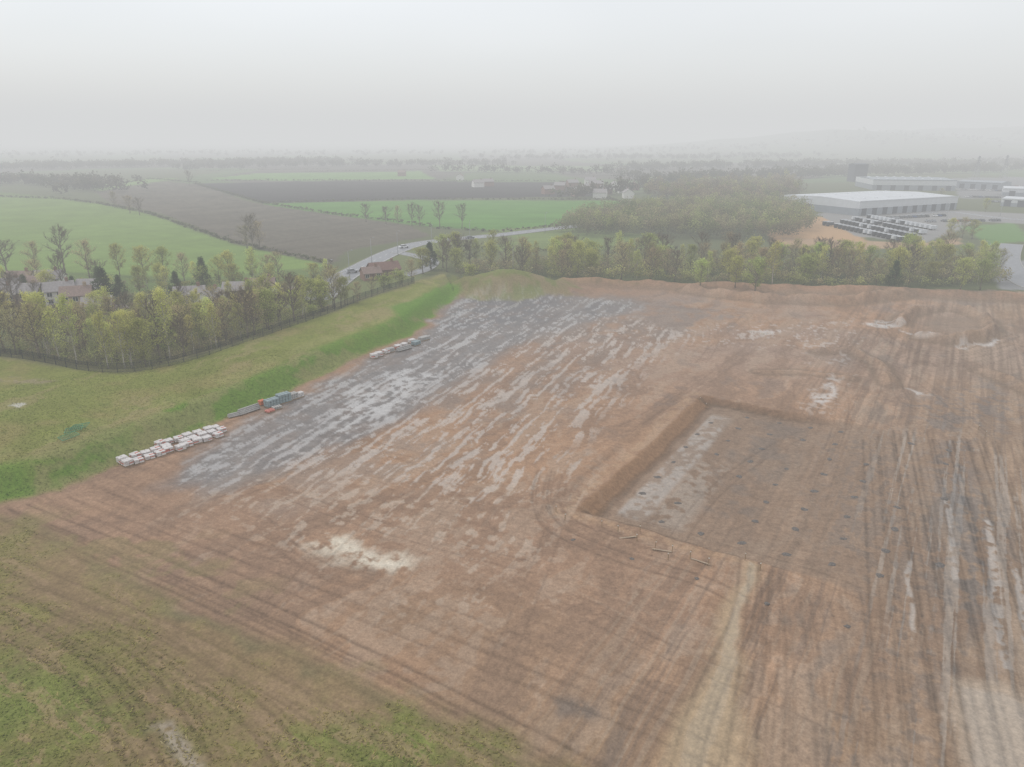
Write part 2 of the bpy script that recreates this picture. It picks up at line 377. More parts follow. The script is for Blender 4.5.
# tyre tracks
TR=np.zeros(N);TRL=np.zeros(N)
near=np.where((Y<240)&(Y>15)&(np.abs(X)<210))[0];Xn=X[near];Yn=Y[near]
order=np.argsort(Yn);Xs=Xn[order];Ys=Yn[order];ids=near[order]
def track(P,gauge=1.9,w=.28,k=.7,arr=TR):
    P=np.asarray(P,float)
    d=np.gradient(P,axis=0);d/=np.linalg.norm(d,axis=1)[:,None]+1e-9;nn=np.stack([-d[:,1],d[:,0]],1)
    for sgn in (-1,1):
        Q=P+nn*sgn*gauge/2
        for i in range(len(Q)-1):
            y0=min(Q[i][1],Q[i+1][1])-1;y1=max(Q[i][1],Q[i+1][1])+1
            i0=np.searchsorted(Ys,y0);i1=np.searchsorted(Ys,y1)
            xx=Xs[i0:i1];yy=Ys[i0:i1]
            mk=(xx>min(Q[i][0],Q[i+1][0])-1)&(xx<max(Q[i][0],Q[i+1][0])+1)
            if not mk.any(): continue
            dd=dseg(xx[mk],yy[mk],Q[i],Q[i+1]);ii=ids[i0:i1][mk]
            arr[ii]=np.maximum(arr[ii],k*np.exp(-(dd/w)**2))
def smoothline(px,n=26,world=False):
    P=np.array(px,float) if world else GP(px)
    out=[]
    for i in range(len(P)-1):
        p0=P[max(i-1,0)];p1=P[i];p2=P[i+1];p3=P[min(i+2,len(P)-1)]
        for t in np.linspace(0,1,max(3,n//(len(P)-1)),endpoint=False):
            out.append(.5*((2*p1)+(-p0+p2)*t+(2*p0-5*p1+4*p2-p3)*t*t+(-p0+3*p1-3*p2+p3)*t**3))
    out.append(P[-1]);return np.array(out)
TL=[([(0,512),(120,560),(300,640),(480,730),(600,800)],.9),([(20,508),(150,560),(320,635),(520,735),(620,790)],.8),([(10,516),(130,573),(310,655),(500,750),(560,790)],.7),
 ([(60,500),(180,545),(330,600),(560,690),(800,790)],.5),([(100,495),(230,540),(330,570),(460,620),(640,690),(860,800)],.4),
 ([(280,540),(300,556),(330,572),(370,580)],.55),([(290,536),(312,556),(345,572),(390,578)],.4),([(545,470),(540,500),(556,528),(620,556),(700,580),(740,600)],.7),([(555,475),(551,498),(566,520),(625,546),(700,570)],.5),
 ([(552,462),(620,430),(700,385),(760,340),(800,310)],.4),
 ([(750,560),(742,620),(705,700),(680,790)],.7),([(760,570),(755,640),(740,767)],.7),([(770,575),(775,650),(770,767)],.6),
 ([(960,440),(1010,620),(1060,790)],1.),([(975,440),(1030,600),(1080,720)],.8),([(900,430),(930,600),(965,790)],.9),([(870,440),(880,600),(895,790)],.7),([(885,435),(905,600),(930,790)],.7),([(920,430),(955,600),(995,790)],.7),
 ([(985,440),(1040,600),(1100,760)],.8),([(940,440),(985,620),(1030,800)],.9),([(820,600),(835,680),(845,780)],.5),([(790,600),(800,680),(805,780)],.5),([(850,590),(862,680),(872,780)],.5),
 ([(1015,440),(1060,560),(1100,700)],.6),([(640,300),(760,320),(900,370),(990,440)],.4),
 ([(640,320),(560,370),(480,440),(380,500),(250,540)],.35),([(560,310),(470,370),(360,440),(220,500),(100,520)],.35),([(760,350),(700,380),(600,450),(520,520),(470,560)],.35),
 ([(0,600),(120,660),(200,767)],.95),([(0,625),(90,680),(160,790)],.95),([(20,590),(150,640),(260,720),(300,790)],.8),([(0,560),(140,620),(300,700),(420,790)],.7),
 ([(430,300),(600,305),(800,315),(1000,330)],.4),([(870,330),(905,345),(960,352),(1015,335)],.7),([(880,318),(890,340),(950,358),(1020,345)],.7),([(870,345),(915,362),(975,364),(1024,350)],.6),([(900,310),(882,330),(920,354),(990,352)],.5),
 ([(850,360),(890,375),(905,400),(960,430),(985,470)],.5)]
for t,kk in TL:
    P=smoothline(t);track(P,2.0,.23,kk)
    track(P+np.array([random.uniform(.3,1.3),random.uniform(-.6,.6)]),2.0,.17,kk*.6)
for i in range(85):
    c=rng.uniform([-40,45],[80,190]);ang=math.atan2(U[1],U[0]) if rng.random()<.65 else math.atan2(V[1],V[0])
    if c[0]<0 and rng.random()<.6: ang=math.atan2(A[1],A[0])
    ang+=rng.normal(0,.10);L=rng.uniform(15,50);cur=rng.normal(0,.007);pts=[c.copy()]
    for k in range(14):
        ang+=cur*L/14;c=c+np.array([math.cos(ang),math.sin(ang)])*L/14;pts.append(c.copy())
    track(pts,2.0,.15,rng.uniform(.2,.55),TR if rng.random()<.7 else TRL)
TR*=np.maximum(sitem,region(LOW,2,1,world=True)*.7)*(.3+1.1*n3);TRL*=sitem*(.4+.9*n3)
Cc*=(1-.43*TR)[:,None];paint(TRL,(.40,.31,.23),.45)
# low-left rough grass
lm=region(LOW,2.0,2.5,world=True)
dL=np.maximum(sdf(X,Y,LOW),0)*(lm>0)
soil=np.array((.262,.18,.098))[None,:]*(.66+.34*n2+.32*n3)[:,None]
paintv(lm*.9,soil)
xb=S((dL-15)/8)
mid=region([(335,724),(395,700),(455,728),(525,767),(560,810),(310,810)],4.5,5)
gm=lm*cs(n2*.40+n1*.28+n3*.22+n4*.10+S((dL-1)/12)*.18+.22*xb+.18*mid,.44,.78)
gc=np.array((.17,.16,.05))[None,:]*(.60+.45*n2+.35*n3)[:,None]
paintv(gm*.85,gc)
gg=gm*np.clip(cs(n1,.47,.62)*S((dL-9)/6)*.5+S((dL-22)/5)*1.0+mid*.45,0,1)
paintv(gg*.88,np.array((.118,.19,.031))[None,:]*(.56+.48*n2+.5*n3)[:,None])
paint(lm*cs(sV*.6+n3*.4,.53,.62)*S((32-dL)/10),(.29,.20,.12),.6)
Cc*=(1-.42*TR*lm)[:,None]
grass=np.maximum(grass,gm)
paint(region([(0,500),(110,520),(230,560),(420,690),(350,690),(200,610),(0,540)],3,4)*cs(n2,.5,.62),(.21,.175,.08),.5)
lp=region([(150,725),(168,722),(190,745),(212,775),(230,800),(195,790),(168,748)],.8,1.3)*cs(n3,.25,.45);paint(lp,(.30,.24,.175),.75)
bp=region([(12,427),(22,424),(32,425),(24,430)],.3,.5);paint(bp,(.42,.40,.35),.8)
paint(region([(0,392),(60,398),(45,404),(0,398)],1,1)*cs(n3,.35,.6),(.27,.22,.14),.7)
paintv(mnd,np.array((.19,.18,.072))[None,:]*(.65+.55*n2)[:,None]);paint(mnd*cs(n1,.48,.60),(.25,.195,.115),.7);paint(mnd*cs(n2,.50,.66),(.13,.17,.042),.6)
grass=np.maximum(grass,mnd)
paint(region([(390,320),(415,309),(450,291),(462,296),(425,314),(405,330)],1.2,1.2),(.11,.21,.026),.9)
Z-=.08*TR
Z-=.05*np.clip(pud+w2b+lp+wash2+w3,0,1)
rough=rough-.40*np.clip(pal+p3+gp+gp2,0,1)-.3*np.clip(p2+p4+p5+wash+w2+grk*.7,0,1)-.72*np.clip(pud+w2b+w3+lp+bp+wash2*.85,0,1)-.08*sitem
rough=np.clip(rough,.07,.97)
Cc=np.clip(Cc,.01,.9)
me=bpy.data.meshes.new('ground')
me.vertices.add(N);me.vertices.foreach_set('co',np.stack([X,Y,Z],1).ravel())
I,J=np.meshgrid(np.arange(nr-1),np.arange(nc),indexing='ij');J2=(J+1)%nc
q=np.stack([I*nc+J,(I+1)*nc+J,(I+1)*nc+J2,I*nc+J2],-1).reshape(-1,4)
q=q[:,::-1]
me.loops.add(q.size);me.loops.foreach_set('vertex_index',q.ravel().astype(np.int32))
me.polygons.add(len(q));me.polygons.foreach_set('loop_start',np.arange(0,q.size,4,dtype=np.int32))
me.polygons.foreach_set('use_smooth',np.ones(len(q),bool))
me.update(calc_edges=True)
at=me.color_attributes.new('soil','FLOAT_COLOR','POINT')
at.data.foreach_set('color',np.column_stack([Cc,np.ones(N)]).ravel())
at=me.attributes.new('rough','FLOAT','POINT');at.data.foreach_set('value',rough)
at=me.attributes.new('grass','FLOAT','POINT');at.data.foreach_set('value',np.clip(grass,0,1))
gmat=bpy.data.materials.new('ground_material');gmat.use_nodes=True;nt=gmat.node_tree;L=nt.links
bs=nt.nodes['Principled BSDF']
def nd(t,**k):
    n=nt.nodes.new(t)
    for kk,vv in k.items(): setattr(n,kk,vv)
    return n
ac=nd('ShaderNodeAttribute',attribute_name='soil');ar=nd('ShaderNodeAttribute',attribute_name='rough');ag=nd('ShaderNodeAttribute',attribute_name='grass')
sp_=nd('ShaderNodeMapRange');sp_.inputs[1].default_value=.25;sp_.inputs[2].default_value=.85;sp_.inputs[3].default_value=.7;sp_.inputs[4].default_value=.06
L.new(ar.outputs['Fac'],sp_.inputs[0]);L.new(sp_.outputs[0],bs.inputs['Specular IOR Level'])
tc=nd('ShaderNodeTexCoord')
na=nd('ShaderNodeTexNoise');na.inputs['Scale'].default_value=1.6;na.inputs['Detail'].default_value=6;na.inputs['Roughness'].default_value=.7
nb=nd('ShaderNodeTexNoise');nb.inputs['Scale'].default_value=4.5;nb.inputs['Detail'].default_value=4;nb.inputs['Roughness'].default_value=.7
for n in (na,nb): L.new(tc.outputs['Object'],n.inputs['Vector'])
m1=nd('ShaderNodeMapRange');m1.inputs[1].default_value=.3;m1.inputs[2].default_value=.7;m1.inputs[3].default_value=.80;m1.inputs[4].default_value=1.20
m2=nd('ShaderNodeMapRange');m2.inputs[1].default_value=.3;m2.inputs[2].default_value=.7;m2.inputs[3].default_value=.62;m2.inputs[4].default_value=1.38
L.new(na.outputs['Fac'],m1.inputs[0]);L.new(nb.outputs['Fac'],m2.inputs[0])
mg=nd('ShaderNodeMapRange');mg.inputs[3].default_value=.45;mg.inputs[4].default_value=.6;L.new(ag.outputs['Fac'],mg.inputs[0])
mx=nd('ShaderNodeMix');mx.inputs[2].default_value=1.0;L.new(mg.outputs[0],mx.inputs[0]);L.new(m2.outputs[0],mx.inputs[3])
mul=nd('ShaderNodeMath',operation='MULTIPLY');L.new(m1.outputs[0],mul.inputs[0]);L.new(mx.outputs[0],mul.inputs[1])
vm=nd('ShaderNodeVectorMath',operation='SCALE');L.new(ac.outputs['Color'],vm.inputs[0]);L.new(mul.outputs[0],vm.inputs['Scale'])
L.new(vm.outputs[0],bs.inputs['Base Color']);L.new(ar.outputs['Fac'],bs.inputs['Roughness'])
bp_=nd('ShaderNodeBump');bp_.inputs['Distance'].default_value=.25
bst=nd('ShaderNodeMapRange');bst.inputs[1].default_value=.3;bst.inputs[2].default_value=.9;bst.inputs[3].default_value=.02;bst.inputs[4].default_value=.55
L.new(ar.outputs['Fac'],bst.inputs[0]);L.new(bst.outputs[0],bp_.inputs['Strength']);L.new(na.outputs['Fac'],bp_.inputs['Height']);L.new(bp_.outputs[0],bs.inputs['Normal'])
me.materials.append(gmat)
obj('ground',me,kind='structure',label='muddy brown building site and surrounding green fields',category='ground')

# short grass tufts on bank and verge
gi=np.where((grass>.3)&(Y<150)&(Y>20)&(X>-125)&(np.abs(X)<Y*.95+5))[0]
rr_=np.hypot(X[gi],Y[gi]);wgt=rr_**1.6*np.clip(grass[gi],0,1)*(rr_<150);wgt/=wgt.sum()
gi=rng.choice(gi,28000,p=wgt)
cx=X[gi]+rng.normal(size=len(gi))*.3;cy=Y[gi]+rng.normal(size=len(gi))*.3;cz=hfun(cx,cy)
VV=[];TT=[]
for k in range(2):
    hh=rng.uniform(.03,.12,len(gi));ww=rng.uniform(.04,.10,len(gi));th=rng.uniform(0,6.28,len(gi));dx=np.cos(th)*ww;dy=np.sin(th)*ww
    lx=rng.normal(size=len(gi))*.13;ly=rng.normal(size=len(gi))*.13
    VV.append(np.stack([np.stack([cx-dx,cy-dy,cz-.02],1),np.stack([cx+dx,cy+dy,cz-.02],1),np.stack([cx+dx*.5+lx,cy+dy*.5+ly,cz+hh],1),np.stack([cx-dx*.5+lx,cy-dy*.5+ly,cz+hh*.9],1)],1))
    TT.append(Cc[gi]*rng.uniform(1.0,1.75,(len(gi),1))*np.array([1.03,1.05,.9]))
GM=leafmat('grass_blade_material',.3)
obj('grass',quads_mesh('grass',np.concatenate(VV),np.concatenate(TT),GM),kind='stuff',label='short rough grass on the bank and verge',category='grass')

# ------------------------------------------------------------------ sky / fog volume
fm=bpy.data.materials.new('mist_material');fm.use_nodes=True;nt=fm.node_tree
nt.nodes.remove(nt.nodes['Principled BSDF'])
SIG=.00087;FL=(.675,.685,.69)
va=nt.nodes.new('ShaderNodeVolumeAbsorption');va.inputs['Color'].default_value=(0,0,0,1);va.inputs['Density'].default_value=SIG
em=nt.nodes.new('ShaderNodeEmission');em.inputs['Color'].default_value=(*FL,1);em.inputs['Strength'].default_value=SIG  # mist glows by itself, standing in for multiply scattered light
ad=nt.nodes.new('ShaderNodeAddShader');nt.links.new(va.outputs[0],ad.inputs[0]);nt.links.new(em.outputs[0],ad.inputs[1])
nt.links.new(ad.outputs[0],nt.nodes['Material Output'].inputs['Volume'])
mb=MB().box(-8500,8500,-8500,8500,-30,190)
obj('sky',mb.mesh('sky',fm),kind='structure',label='pale grey mist filling the damp air',category='sky')
w=bpy.data.worlds.new('World');scene.world=w;w.use_nodes=True;nt=w.node_tree
bg=nt.nodes['Background'];sk=nt.nodes.new('ShaderNodeTexSky');sk.sky_type='NISHITA';sk.sun_disc=False
sk.sun_elevation=math.radians(48);sk.sun_rotation=math.radians(-60)
nt.links.new(sk.outputs[0],bg.inputs[0]);bg.inputs[1].default_value=.05
b2=nt.nodes.new('ShaderNodeBackground');tc=nt.nodes.new('ShaderNodeTexCoord');mp=nt.nodes.new('ShaderNodeMapping');mp.inputs['Scale'].default_value=(1,1,3.5)
no=nt.nodes.new('ShaderNodeTexNoise');no.inputs['Scale'].default_value=1.7;no.inputs['Detail'].default_value=3
rp=nt.nodes.new('ShaderNodeValToRGB');rp.color_ramp.elements[0].position=.3;rp.color_ramp.elements[1].position=.75
rp.color_ramp.elements[0].color=(.73,.725,.72,1);rp.color_ramp.elements[1].color=(.92,.91,.90,1)
nt.links.new(tc.outputs['Generated'],mp.inputs[0]);nt.links.new(mp.outputs[0],no.inputs['Vector']);nt.links.new(no.outputs['Fac'],rp.inputs[0]);nt.links.new(rp.outputs[0],b2.inputs[0])
b2.inputs[1].default_value=.98
ads=nt.nodes.new('ShaderNodeAddShader');nt.links.new(bg.outputs[0],ads.inputs[0]);nt.links.new(b2.outputs[0],ads.inputs[1])
nt.links.new(ads.outputs[0],nt.nodes['World Output'].inputs[0])
sd=bpy.data.lights.new('sun','SUN');sd.energy=1.25;sd.angle=math.radians(13);sd.color=(1,.97,.93)
so=obj('sun',sd,loc=(0,0,100));so.rotation_euler=Vector((math.sin(math.radians(60)),-math.cos(math.radians(60))*.6,-math.tan(math.radians(48)))).to_track_quat('-Z','Y').to_euler()
cd=bpy.data.cameras.new('camera');cd.sensor_width=36;cd.lens=F/1024*36;cd.clip_end=20000;cd.clip_start=.5
co=obj('camera',cd,loc=(0,0,H));co.rotation_euler=(math.pi/2-TH,0,0);scene.camera=co
scene.view_settings.view_transform='Standard';scene.view_settings.look='None';scene.view_settings.exposure=0

# ------------------------------------------------------------------ trees
def rquads(C,size,rg,tint,flat=0.3):
    n=len(C)
    a=rg.normal(size=(n,3));a/=np.linalg.norm(a,axis=1)[:,None]
    r=rg.normal(size=(n,3));bq=np.cross(a,r);bq/=np.linalg.norm(bq,axis=1)[:,None]
    s=size*rg.uniform(.6,1.3,(n,1))
    a=a*s*.5;bq=bq*s*.5*rg.uniform(.5,1,(n,1))
    return np.stack([C-a-bq*.4,C+a*.2-bq,C+a+bq*.3,C-a*.1+bq],1)
def gen_tree(seed,h,cw,base,nl,nsub,ntw,leaves,lsize,col,rise=.7,shape='round',trunkr=.16,twigcol=(.25,.20,.14),twr=.025):
    rd=random.Random(seed);rg=np.random.default_rng(seed)
    tb=MB();pts=[];x=y=0
    for i in range(8):
        t=i/7;pts.append(Vector((x,y,h*.97*t-.25*(i==0))));x+=rd.uniform(-1,1)*h*.012;y+=rd.uniform(-1,1)*h*.012
    tb.tube(pts,[trunkr*(1.25 if i==0 else 1)*(1-.88*i/7) for i in range(8)],7)
    tw=MB();ends=[]
    def prof(t):
        if shape=='round': return math.sin(math.pi*min(1,max(.04,.12+.88*t)))**.7
        if shape=='tall': return (1-t)**.6*.9+.12 if t>.25 else .55+t
        return (1-t)**.9+.05
    for i in range(nl):
        t=(i+rd.random()*.8)/nl;hh=base+(.96-base)*t
        k=hh/.97*7;i0=min(6,int(k));p=pts[i0].lerp(pts[i0+1],k-i0)
        az=i*2.4+rd.uniform(-.5,.5);ln=cw*prof(t)*rd.uniform(.65,1.15)
        el=rise*rd.uniform(.6,1.3)
        d=Vector((math.cos(az)*math.cos(el),math.sin(az)*math.cos(el),math.sin(el)))
        lp_=[p];dd=d.copy()
        for s in range(4):
            dd=(dd+Vector((rd.uniform(-.25,.25),rd.uniform(-.25,.25),rd.uniform(-.05,.25)))).normalized();lp_.append(lp_[-1]+dd*ln/4)
        r0=trunkr*.42*(1-.7*t)+.02
        tb.tube(lp_,[r0*(1-.8*s/4) for s in range(5)],4)
        for j in range(nsub):
            tt=.25+.75*(j+rd.random())/nsub;k=tt*4;i1=min(3,int(k));q=lp_[i1].lerp(lp_[i1+1],k-i1)
            sd_=(dd+Vector((rd.uniform(-1,1),rd.uniform(-1,1),rd.uniform(-.3,.8)))).normalized();sl=ln*.38*rd.uniform(.6,1.2)+.2
            q1=q+sd_*sl*.5;q2=q1+(sd_+Vector((rd.uniform(-.3,.3),rd.uniform(-.3,.3),rd.uniform(-.1,.4)))).normalized()*sl*.5
            tb.tube([q,q1,q2],[twr*1.5,twr,twr*.5],3);ends+=[q1,q2]
            for m in range(ntw):
                td=(sd_+Vector((rd.uniform(-1,1),rd.uniform(-1,1),rd.uniform(-.5,.9)))).normalized();o_=q.lerp(q2,rd.uniform(.2,1))
                e=o_+td*sl*.6;tw.tube([o_,e],[twr*.7,twr*.3],3);ends.append(e)
    En=np.array([tuple(e) for e in ends])
    tv=np.array(tw.v) if tw.v else np.zeros((0,3));tf=list(tw.f)
    nt_=len(tv)
    C=En[rg.integers(0,len(En),leaves)]+rg.normal(size=(leaves,3))*cw*.10 if leaves else np.zeros((0,3))
    rad=np.hypot(C[:,0],C[:,1])/cw if leaves else np.zeros(0)
    lum=.74+.28*np.clip(C[:,2]/h,0,1)+.18*np.clip(rad,0,1) if leaves else np.zeros(0)  # crown shading put into leaf colour: lighter at top and outside
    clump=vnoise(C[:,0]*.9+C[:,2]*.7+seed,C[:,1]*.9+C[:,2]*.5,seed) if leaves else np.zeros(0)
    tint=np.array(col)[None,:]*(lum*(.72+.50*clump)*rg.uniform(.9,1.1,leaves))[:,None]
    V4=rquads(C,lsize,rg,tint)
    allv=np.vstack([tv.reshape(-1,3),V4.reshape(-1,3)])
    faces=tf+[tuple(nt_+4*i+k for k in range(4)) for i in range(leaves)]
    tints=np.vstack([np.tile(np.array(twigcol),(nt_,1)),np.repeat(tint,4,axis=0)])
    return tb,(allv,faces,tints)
KINDS={}
def mk(kind,n,bark,**kw):
    L_=[]
    for i in range(n):
        tb,(v_,f_,t_)=gen_tree(100*len(KINDS)+i+1,**kw)
        L_.append((tb.mesh(kind+'_trunk',bark,True),mesh_from(kind+'_crown',v_,f_,LEAF,False,t_)))
    KINDS[kind]=L_
mk('birch_tree',4,BIRCH,h=13,cw=3.2,base=.2,nl=20,nsub=5,ntw=3,leaves=2100,lsize=.235,col=(.55,.55,.18),rise=.85,shape='tall',trunkr=.15)
mk('spring_tree',3,BARK,h=11.5,cw=4.1,base=.15,nl=18,nsub=6,ntw=2,leaves=2800,lsize=.32,col=(.43,.46,.145),rise=.6,shape='round',trunkr=.2)
mk('budding_tree',3,BARK,h=11.5,cw=4.0,base=.18,nl=20,nsub=6,ntw=3,leaves=1800,lsize=.22,col=(.43,.37,.19),rise=.7,shape='round',trunkr=.2,twr=.028)
mk('bare_tree',3,BARK,h=12,cw=4.6,base=.22,nl=22,nsub=7,ntw=6,leaves=0,lsize=.3,col=(.1,.1,.1),rise=.65,shape='round',trunkr=.24,twr=.036)
mk('evergreen_tree',2,BARK,h=11,cw=3.0,base=.06,nl=34,nsub=5,ntw=1,leaves=3000,lsize=.38,col=(.10,.135,.055),rise=.1,shape='cone',trunkr=.2)
mk('leafy_bush',2,BARK,h=3.4,cw=2.4,base=.05,nl=12,nsub=5,ntw=1,leaves=1200,lsize=.26,col=(.34,.37,.12),rise=.5,shape='round',trunkr=.08)
LBL={'birch_tree':'slender birch with thin yellow-green leaves','spring_tree':'rounded tree in fresh olive-green leaf',
'budding_tree':'brownish budding tree with sparse leaves','bare_tree':'leafless tree with fine grey-brown twigs',
'evergreen_tree':'dense dark green conifer','leafy_bush':'low green leafy bush'}
NT=0
def tree(kind,x,y,s,where,group,z=None):
    global NT
    tm,cm=random.choice(KINDS[kind]);z=hz(x,y) if z is None else z
    e=obj(kind,None,(x,y,z),random.uniform(0,6.28),label=LBL[kind]+', '+where,category='bush' if kind=='leafy_bush' else 'tree',group=group)
    e.scale=(s*random.uniform(.88,1.2),)*2+(s*random.uniform(.9,1.12),);e.empty_display_size=.5
    obj('trunk',tm,parent=e);obj('crown',cm,parent=e);NT+=1
def darts(P,spacing,nmax,rg=rng):
    lo=P.min(0);hi=P.max(0);pts=[]
    for _ in range(nmax*25):
        if len(pts)>=nmax: break
        p=rg.uniform(lo,hi)
        if not bool(inside(np.array([p[0]]),np.array([p[1]]),P)[0]): continue
        if pts and min((p[0]-q[0])**2+(p[1]-q[1])**2 for q in pts)<spacing**2: continue
        pts.append(p)
    return pts
def pick(w):
    ks=list(w);return random.choices(ks,[w[k] for k in ks])[0]
P=GP([(-60,364),(0,368),(90,382),(140,383),(230,357),(300,331),(345,313),(320,306),(200,326),(100,342),(0,342),(-60,342)])
for p in darts(P,3.3,122):
    s=random.uniform(.68,1.1)
    if p[1]>160: s*=.85
    tree(pick({'birch_tree':6.5,'spring_tree':2.4,'budding_tree':3,'leafy_bush':.5,'bare_tree':1.8}),p[0],p[1],s,'behind the site fence','trees in the belt behind the fence')
P=GP([(-20,300),(60,290),(180,286),(280,277),(330,283),(325,290),(280,284),(180,296),(60,306),(-20,318)])
for p in darts(P,7,30): tree(pick({'spring_tree':4,'budding_tree':4,'bare_tree':2.5,'evergreen_tree':.6,'birch_tree':2}),p[0],p[1],random.uniform(.55,.9),'among the house gardens','trees around the houses')
for (u_,v_,k,s) in [(8,275,'bare_tree',1.1),(65,272,'bare_tree',1.2),(38,276,'budding_tree',.9),(108,306,'evergreen_tree',.95),(122,304,'evergreen_tree',.8),(205,292,'evergreen_tree',1.0),(178,300,'evergreen_tree',.7),(90,278,'budding_tree',1),(120,276,'spring_tree',.9),(145,280,'spring_tree',.9),(165,280,'spring_tree',.9),(185,283,'budding_tree',.9),(230,285,'spring_tree',.9),(255,283,'birch_tree',.9),(270,282,'budding_tree',.8),
   (222,318,'budding_tree',.5),(288,305,'budding_tree',.5),(98,322,'spring_tree',.6),
   (253,250,'bare_tree',1.1),(247,249,'budding_tree',.9),(260,249,'budding_tree',.9),(130,213,'budding_tree',1.0),(190,186,'bare_tree',1.2),(140,215,'bare_tree',.9),(115,208,'budding_tree',.9),
   (366,222,'bare_tree',.9),(386,224,'bare_tree',.8),(398,225,'budding_tree',.8),(412,226,'bare_tree',.9),(420,226,'bare_tree',.8),(440,227,'bare_tree',1.0),(462,228,'bare_tree',.9),
   (431,270,'evergreen_tree',.9),(423,274,'spring_tree',.8),(443,268,'spring_tree',.9),(412,284,'budding_tree',.55),(447,272,'bare_tree',.9),(400,287,'leafy_bush',1.3),(385,292,'leafy_bush',1.3),(372,296,'budding_tree',.45),(455,266,'spring_tree',1),(470,268,'bare_tree',.9),(358,303,'budding_tree',.5),(345,306,'spring_tree',.6),
   (950,236,'spring_tree',.8),(962,238,'budding_tree',.8),(972,239,'spring_tree',.7),(985,212,'spring_tree',.8),(940,200,'budding_tree',.8)]:
    x,y,z=put(u_,v_);tree(k,x,y,s,'beside the fields' if v_<255 else 'near the road','trees around the road and fields',z)
P=GP([(450,268),(560,263),(700,266),(990,270),(1010,283),(860,288),(700,284),(560,281),(540,276),(460,276)])
for p in darts(P,4.1,120): tree(pick({'spring_tree':4,'budding_tree':4,'birch_tree':2.2,'bare_tree':1.6}),p[0],p[1],random.uniform(.7,1.05),'along the far site edge','trees along the far edge of the site')
for (u_,v_,k,s) in [(755,288,'spring_tree',1.0),(772,287,'birch_tree',1.05),(735,287,'spring_tree',.9),(892,289,'evergreen_tree',.9),(470,281,'leafy_bush',1.2),(700,287,'spring_tree',.85),(960,290,'spring_tree',.9),(980,290,'spring_tree',.8)]:
    x,y,z=put(u_,v_);tree(k,x,y,s,'along the far site edge','trees along the far edge of the site',z)

def wood(name,pts,hr,cwr,nq,qs,cols,label,seed):
    rg=np.random.default_rng(seed);VV=[];TT=[]
    for p in pts:
        sz=rg.uniform(.8,1.15);h=rg.uniform(*hr)*sz;cw=rg.uniform(*cwr)*sz;z0=p[2] if len(p)>2 else 0
        nb_=6;bc=rg.normal(size=(nb_,3))*np.array([cw*.36,cw*.36,h*.10]);bc[:,2]+=h*.62
        k=rg.integers(0,nb_,nq);d=rg.normal(size=(nq,3));d/=np.linalg.norm(d,axis=1)[:,None]
        C=bc[k]+d*(rg.uniform(.5,1,(nq,1)))*np.array([cw*.50,cw*.50,h*.26])
        low=rg.random(nq)<.12;C[low,2]*=.45
        col=np.array(cols[rg.integers(0,len(cols))])*rg.uniform(.85,1.2)
        lum=.42+.80*np.clip(C[:,2]/h,0,1)  # shading painted into foliage colour, dark below and light on top
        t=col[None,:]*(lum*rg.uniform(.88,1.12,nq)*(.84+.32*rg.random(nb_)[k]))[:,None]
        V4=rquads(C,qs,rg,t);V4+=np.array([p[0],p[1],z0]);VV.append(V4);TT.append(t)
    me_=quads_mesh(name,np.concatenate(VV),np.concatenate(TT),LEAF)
    return obj(name,me_,kind='stuff',label=label,category='woodland')
CW=[(.30,.25,.145),(.27,.22,.145),(.27,.28,.115),(.33,.33,.125),(.25,.21,.14),(.20,.22,.095),(.30,.28,.145)]
CU=[(.38,.33,.18),(.34,.285,.18),(.35,.36,.14),(.41,.41,.15),(.31,.265,.17)]
CD=[(.13,.125,.085),(.15,.14,.10),(.12,.13,.08),(.165,.155,.10)]
P=GP([(560,232),(575,224),(620,214),(700,209),(770,207),(800,215),(812,228),(790,240),(700,240),(640,238),(575,237)])
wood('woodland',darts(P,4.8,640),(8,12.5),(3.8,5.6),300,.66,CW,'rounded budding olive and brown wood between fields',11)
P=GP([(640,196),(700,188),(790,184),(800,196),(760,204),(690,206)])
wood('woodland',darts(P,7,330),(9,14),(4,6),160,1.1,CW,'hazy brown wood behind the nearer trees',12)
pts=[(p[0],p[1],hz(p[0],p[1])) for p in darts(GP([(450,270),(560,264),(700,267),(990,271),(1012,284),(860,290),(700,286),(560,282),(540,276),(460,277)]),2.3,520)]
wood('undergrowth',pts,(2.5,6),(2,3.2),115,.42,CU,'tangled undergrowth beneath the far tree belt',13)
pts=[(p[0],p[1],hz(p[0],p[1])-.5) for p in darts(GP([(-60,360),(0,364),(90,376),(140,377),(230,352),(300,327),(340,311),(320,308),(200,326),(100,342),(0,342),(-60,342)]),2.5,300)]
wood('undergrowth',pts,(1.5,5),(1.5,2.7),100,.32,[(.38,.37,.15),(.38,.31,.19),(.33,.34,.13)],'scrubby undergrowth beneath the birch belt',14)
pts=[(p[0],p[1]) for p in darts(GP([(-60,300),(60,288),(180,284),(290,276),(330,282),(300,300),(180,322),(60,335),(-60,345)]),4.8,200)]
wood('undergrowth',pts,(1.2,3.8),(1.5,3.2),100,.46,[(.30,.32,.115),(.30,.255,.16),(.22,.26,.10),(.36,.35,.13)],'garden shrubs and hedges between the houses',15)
def line_pts(px,wid,sp,seed):
    rg=np.random.default_rng(seed);P=GP(px);out=[]
    for i in range(len(P)-1):
        L_=np.linalg.norm(P[i+1]-P[i]);n=max(2,int(L_/sp))
        for k in range(n):
            q=P[i]+(P[i+1]-P[i])*(k+rg.random())/n+rg.normal(size=2)*wid*.4;out.append(tuple(q))
    return out
farw=[]
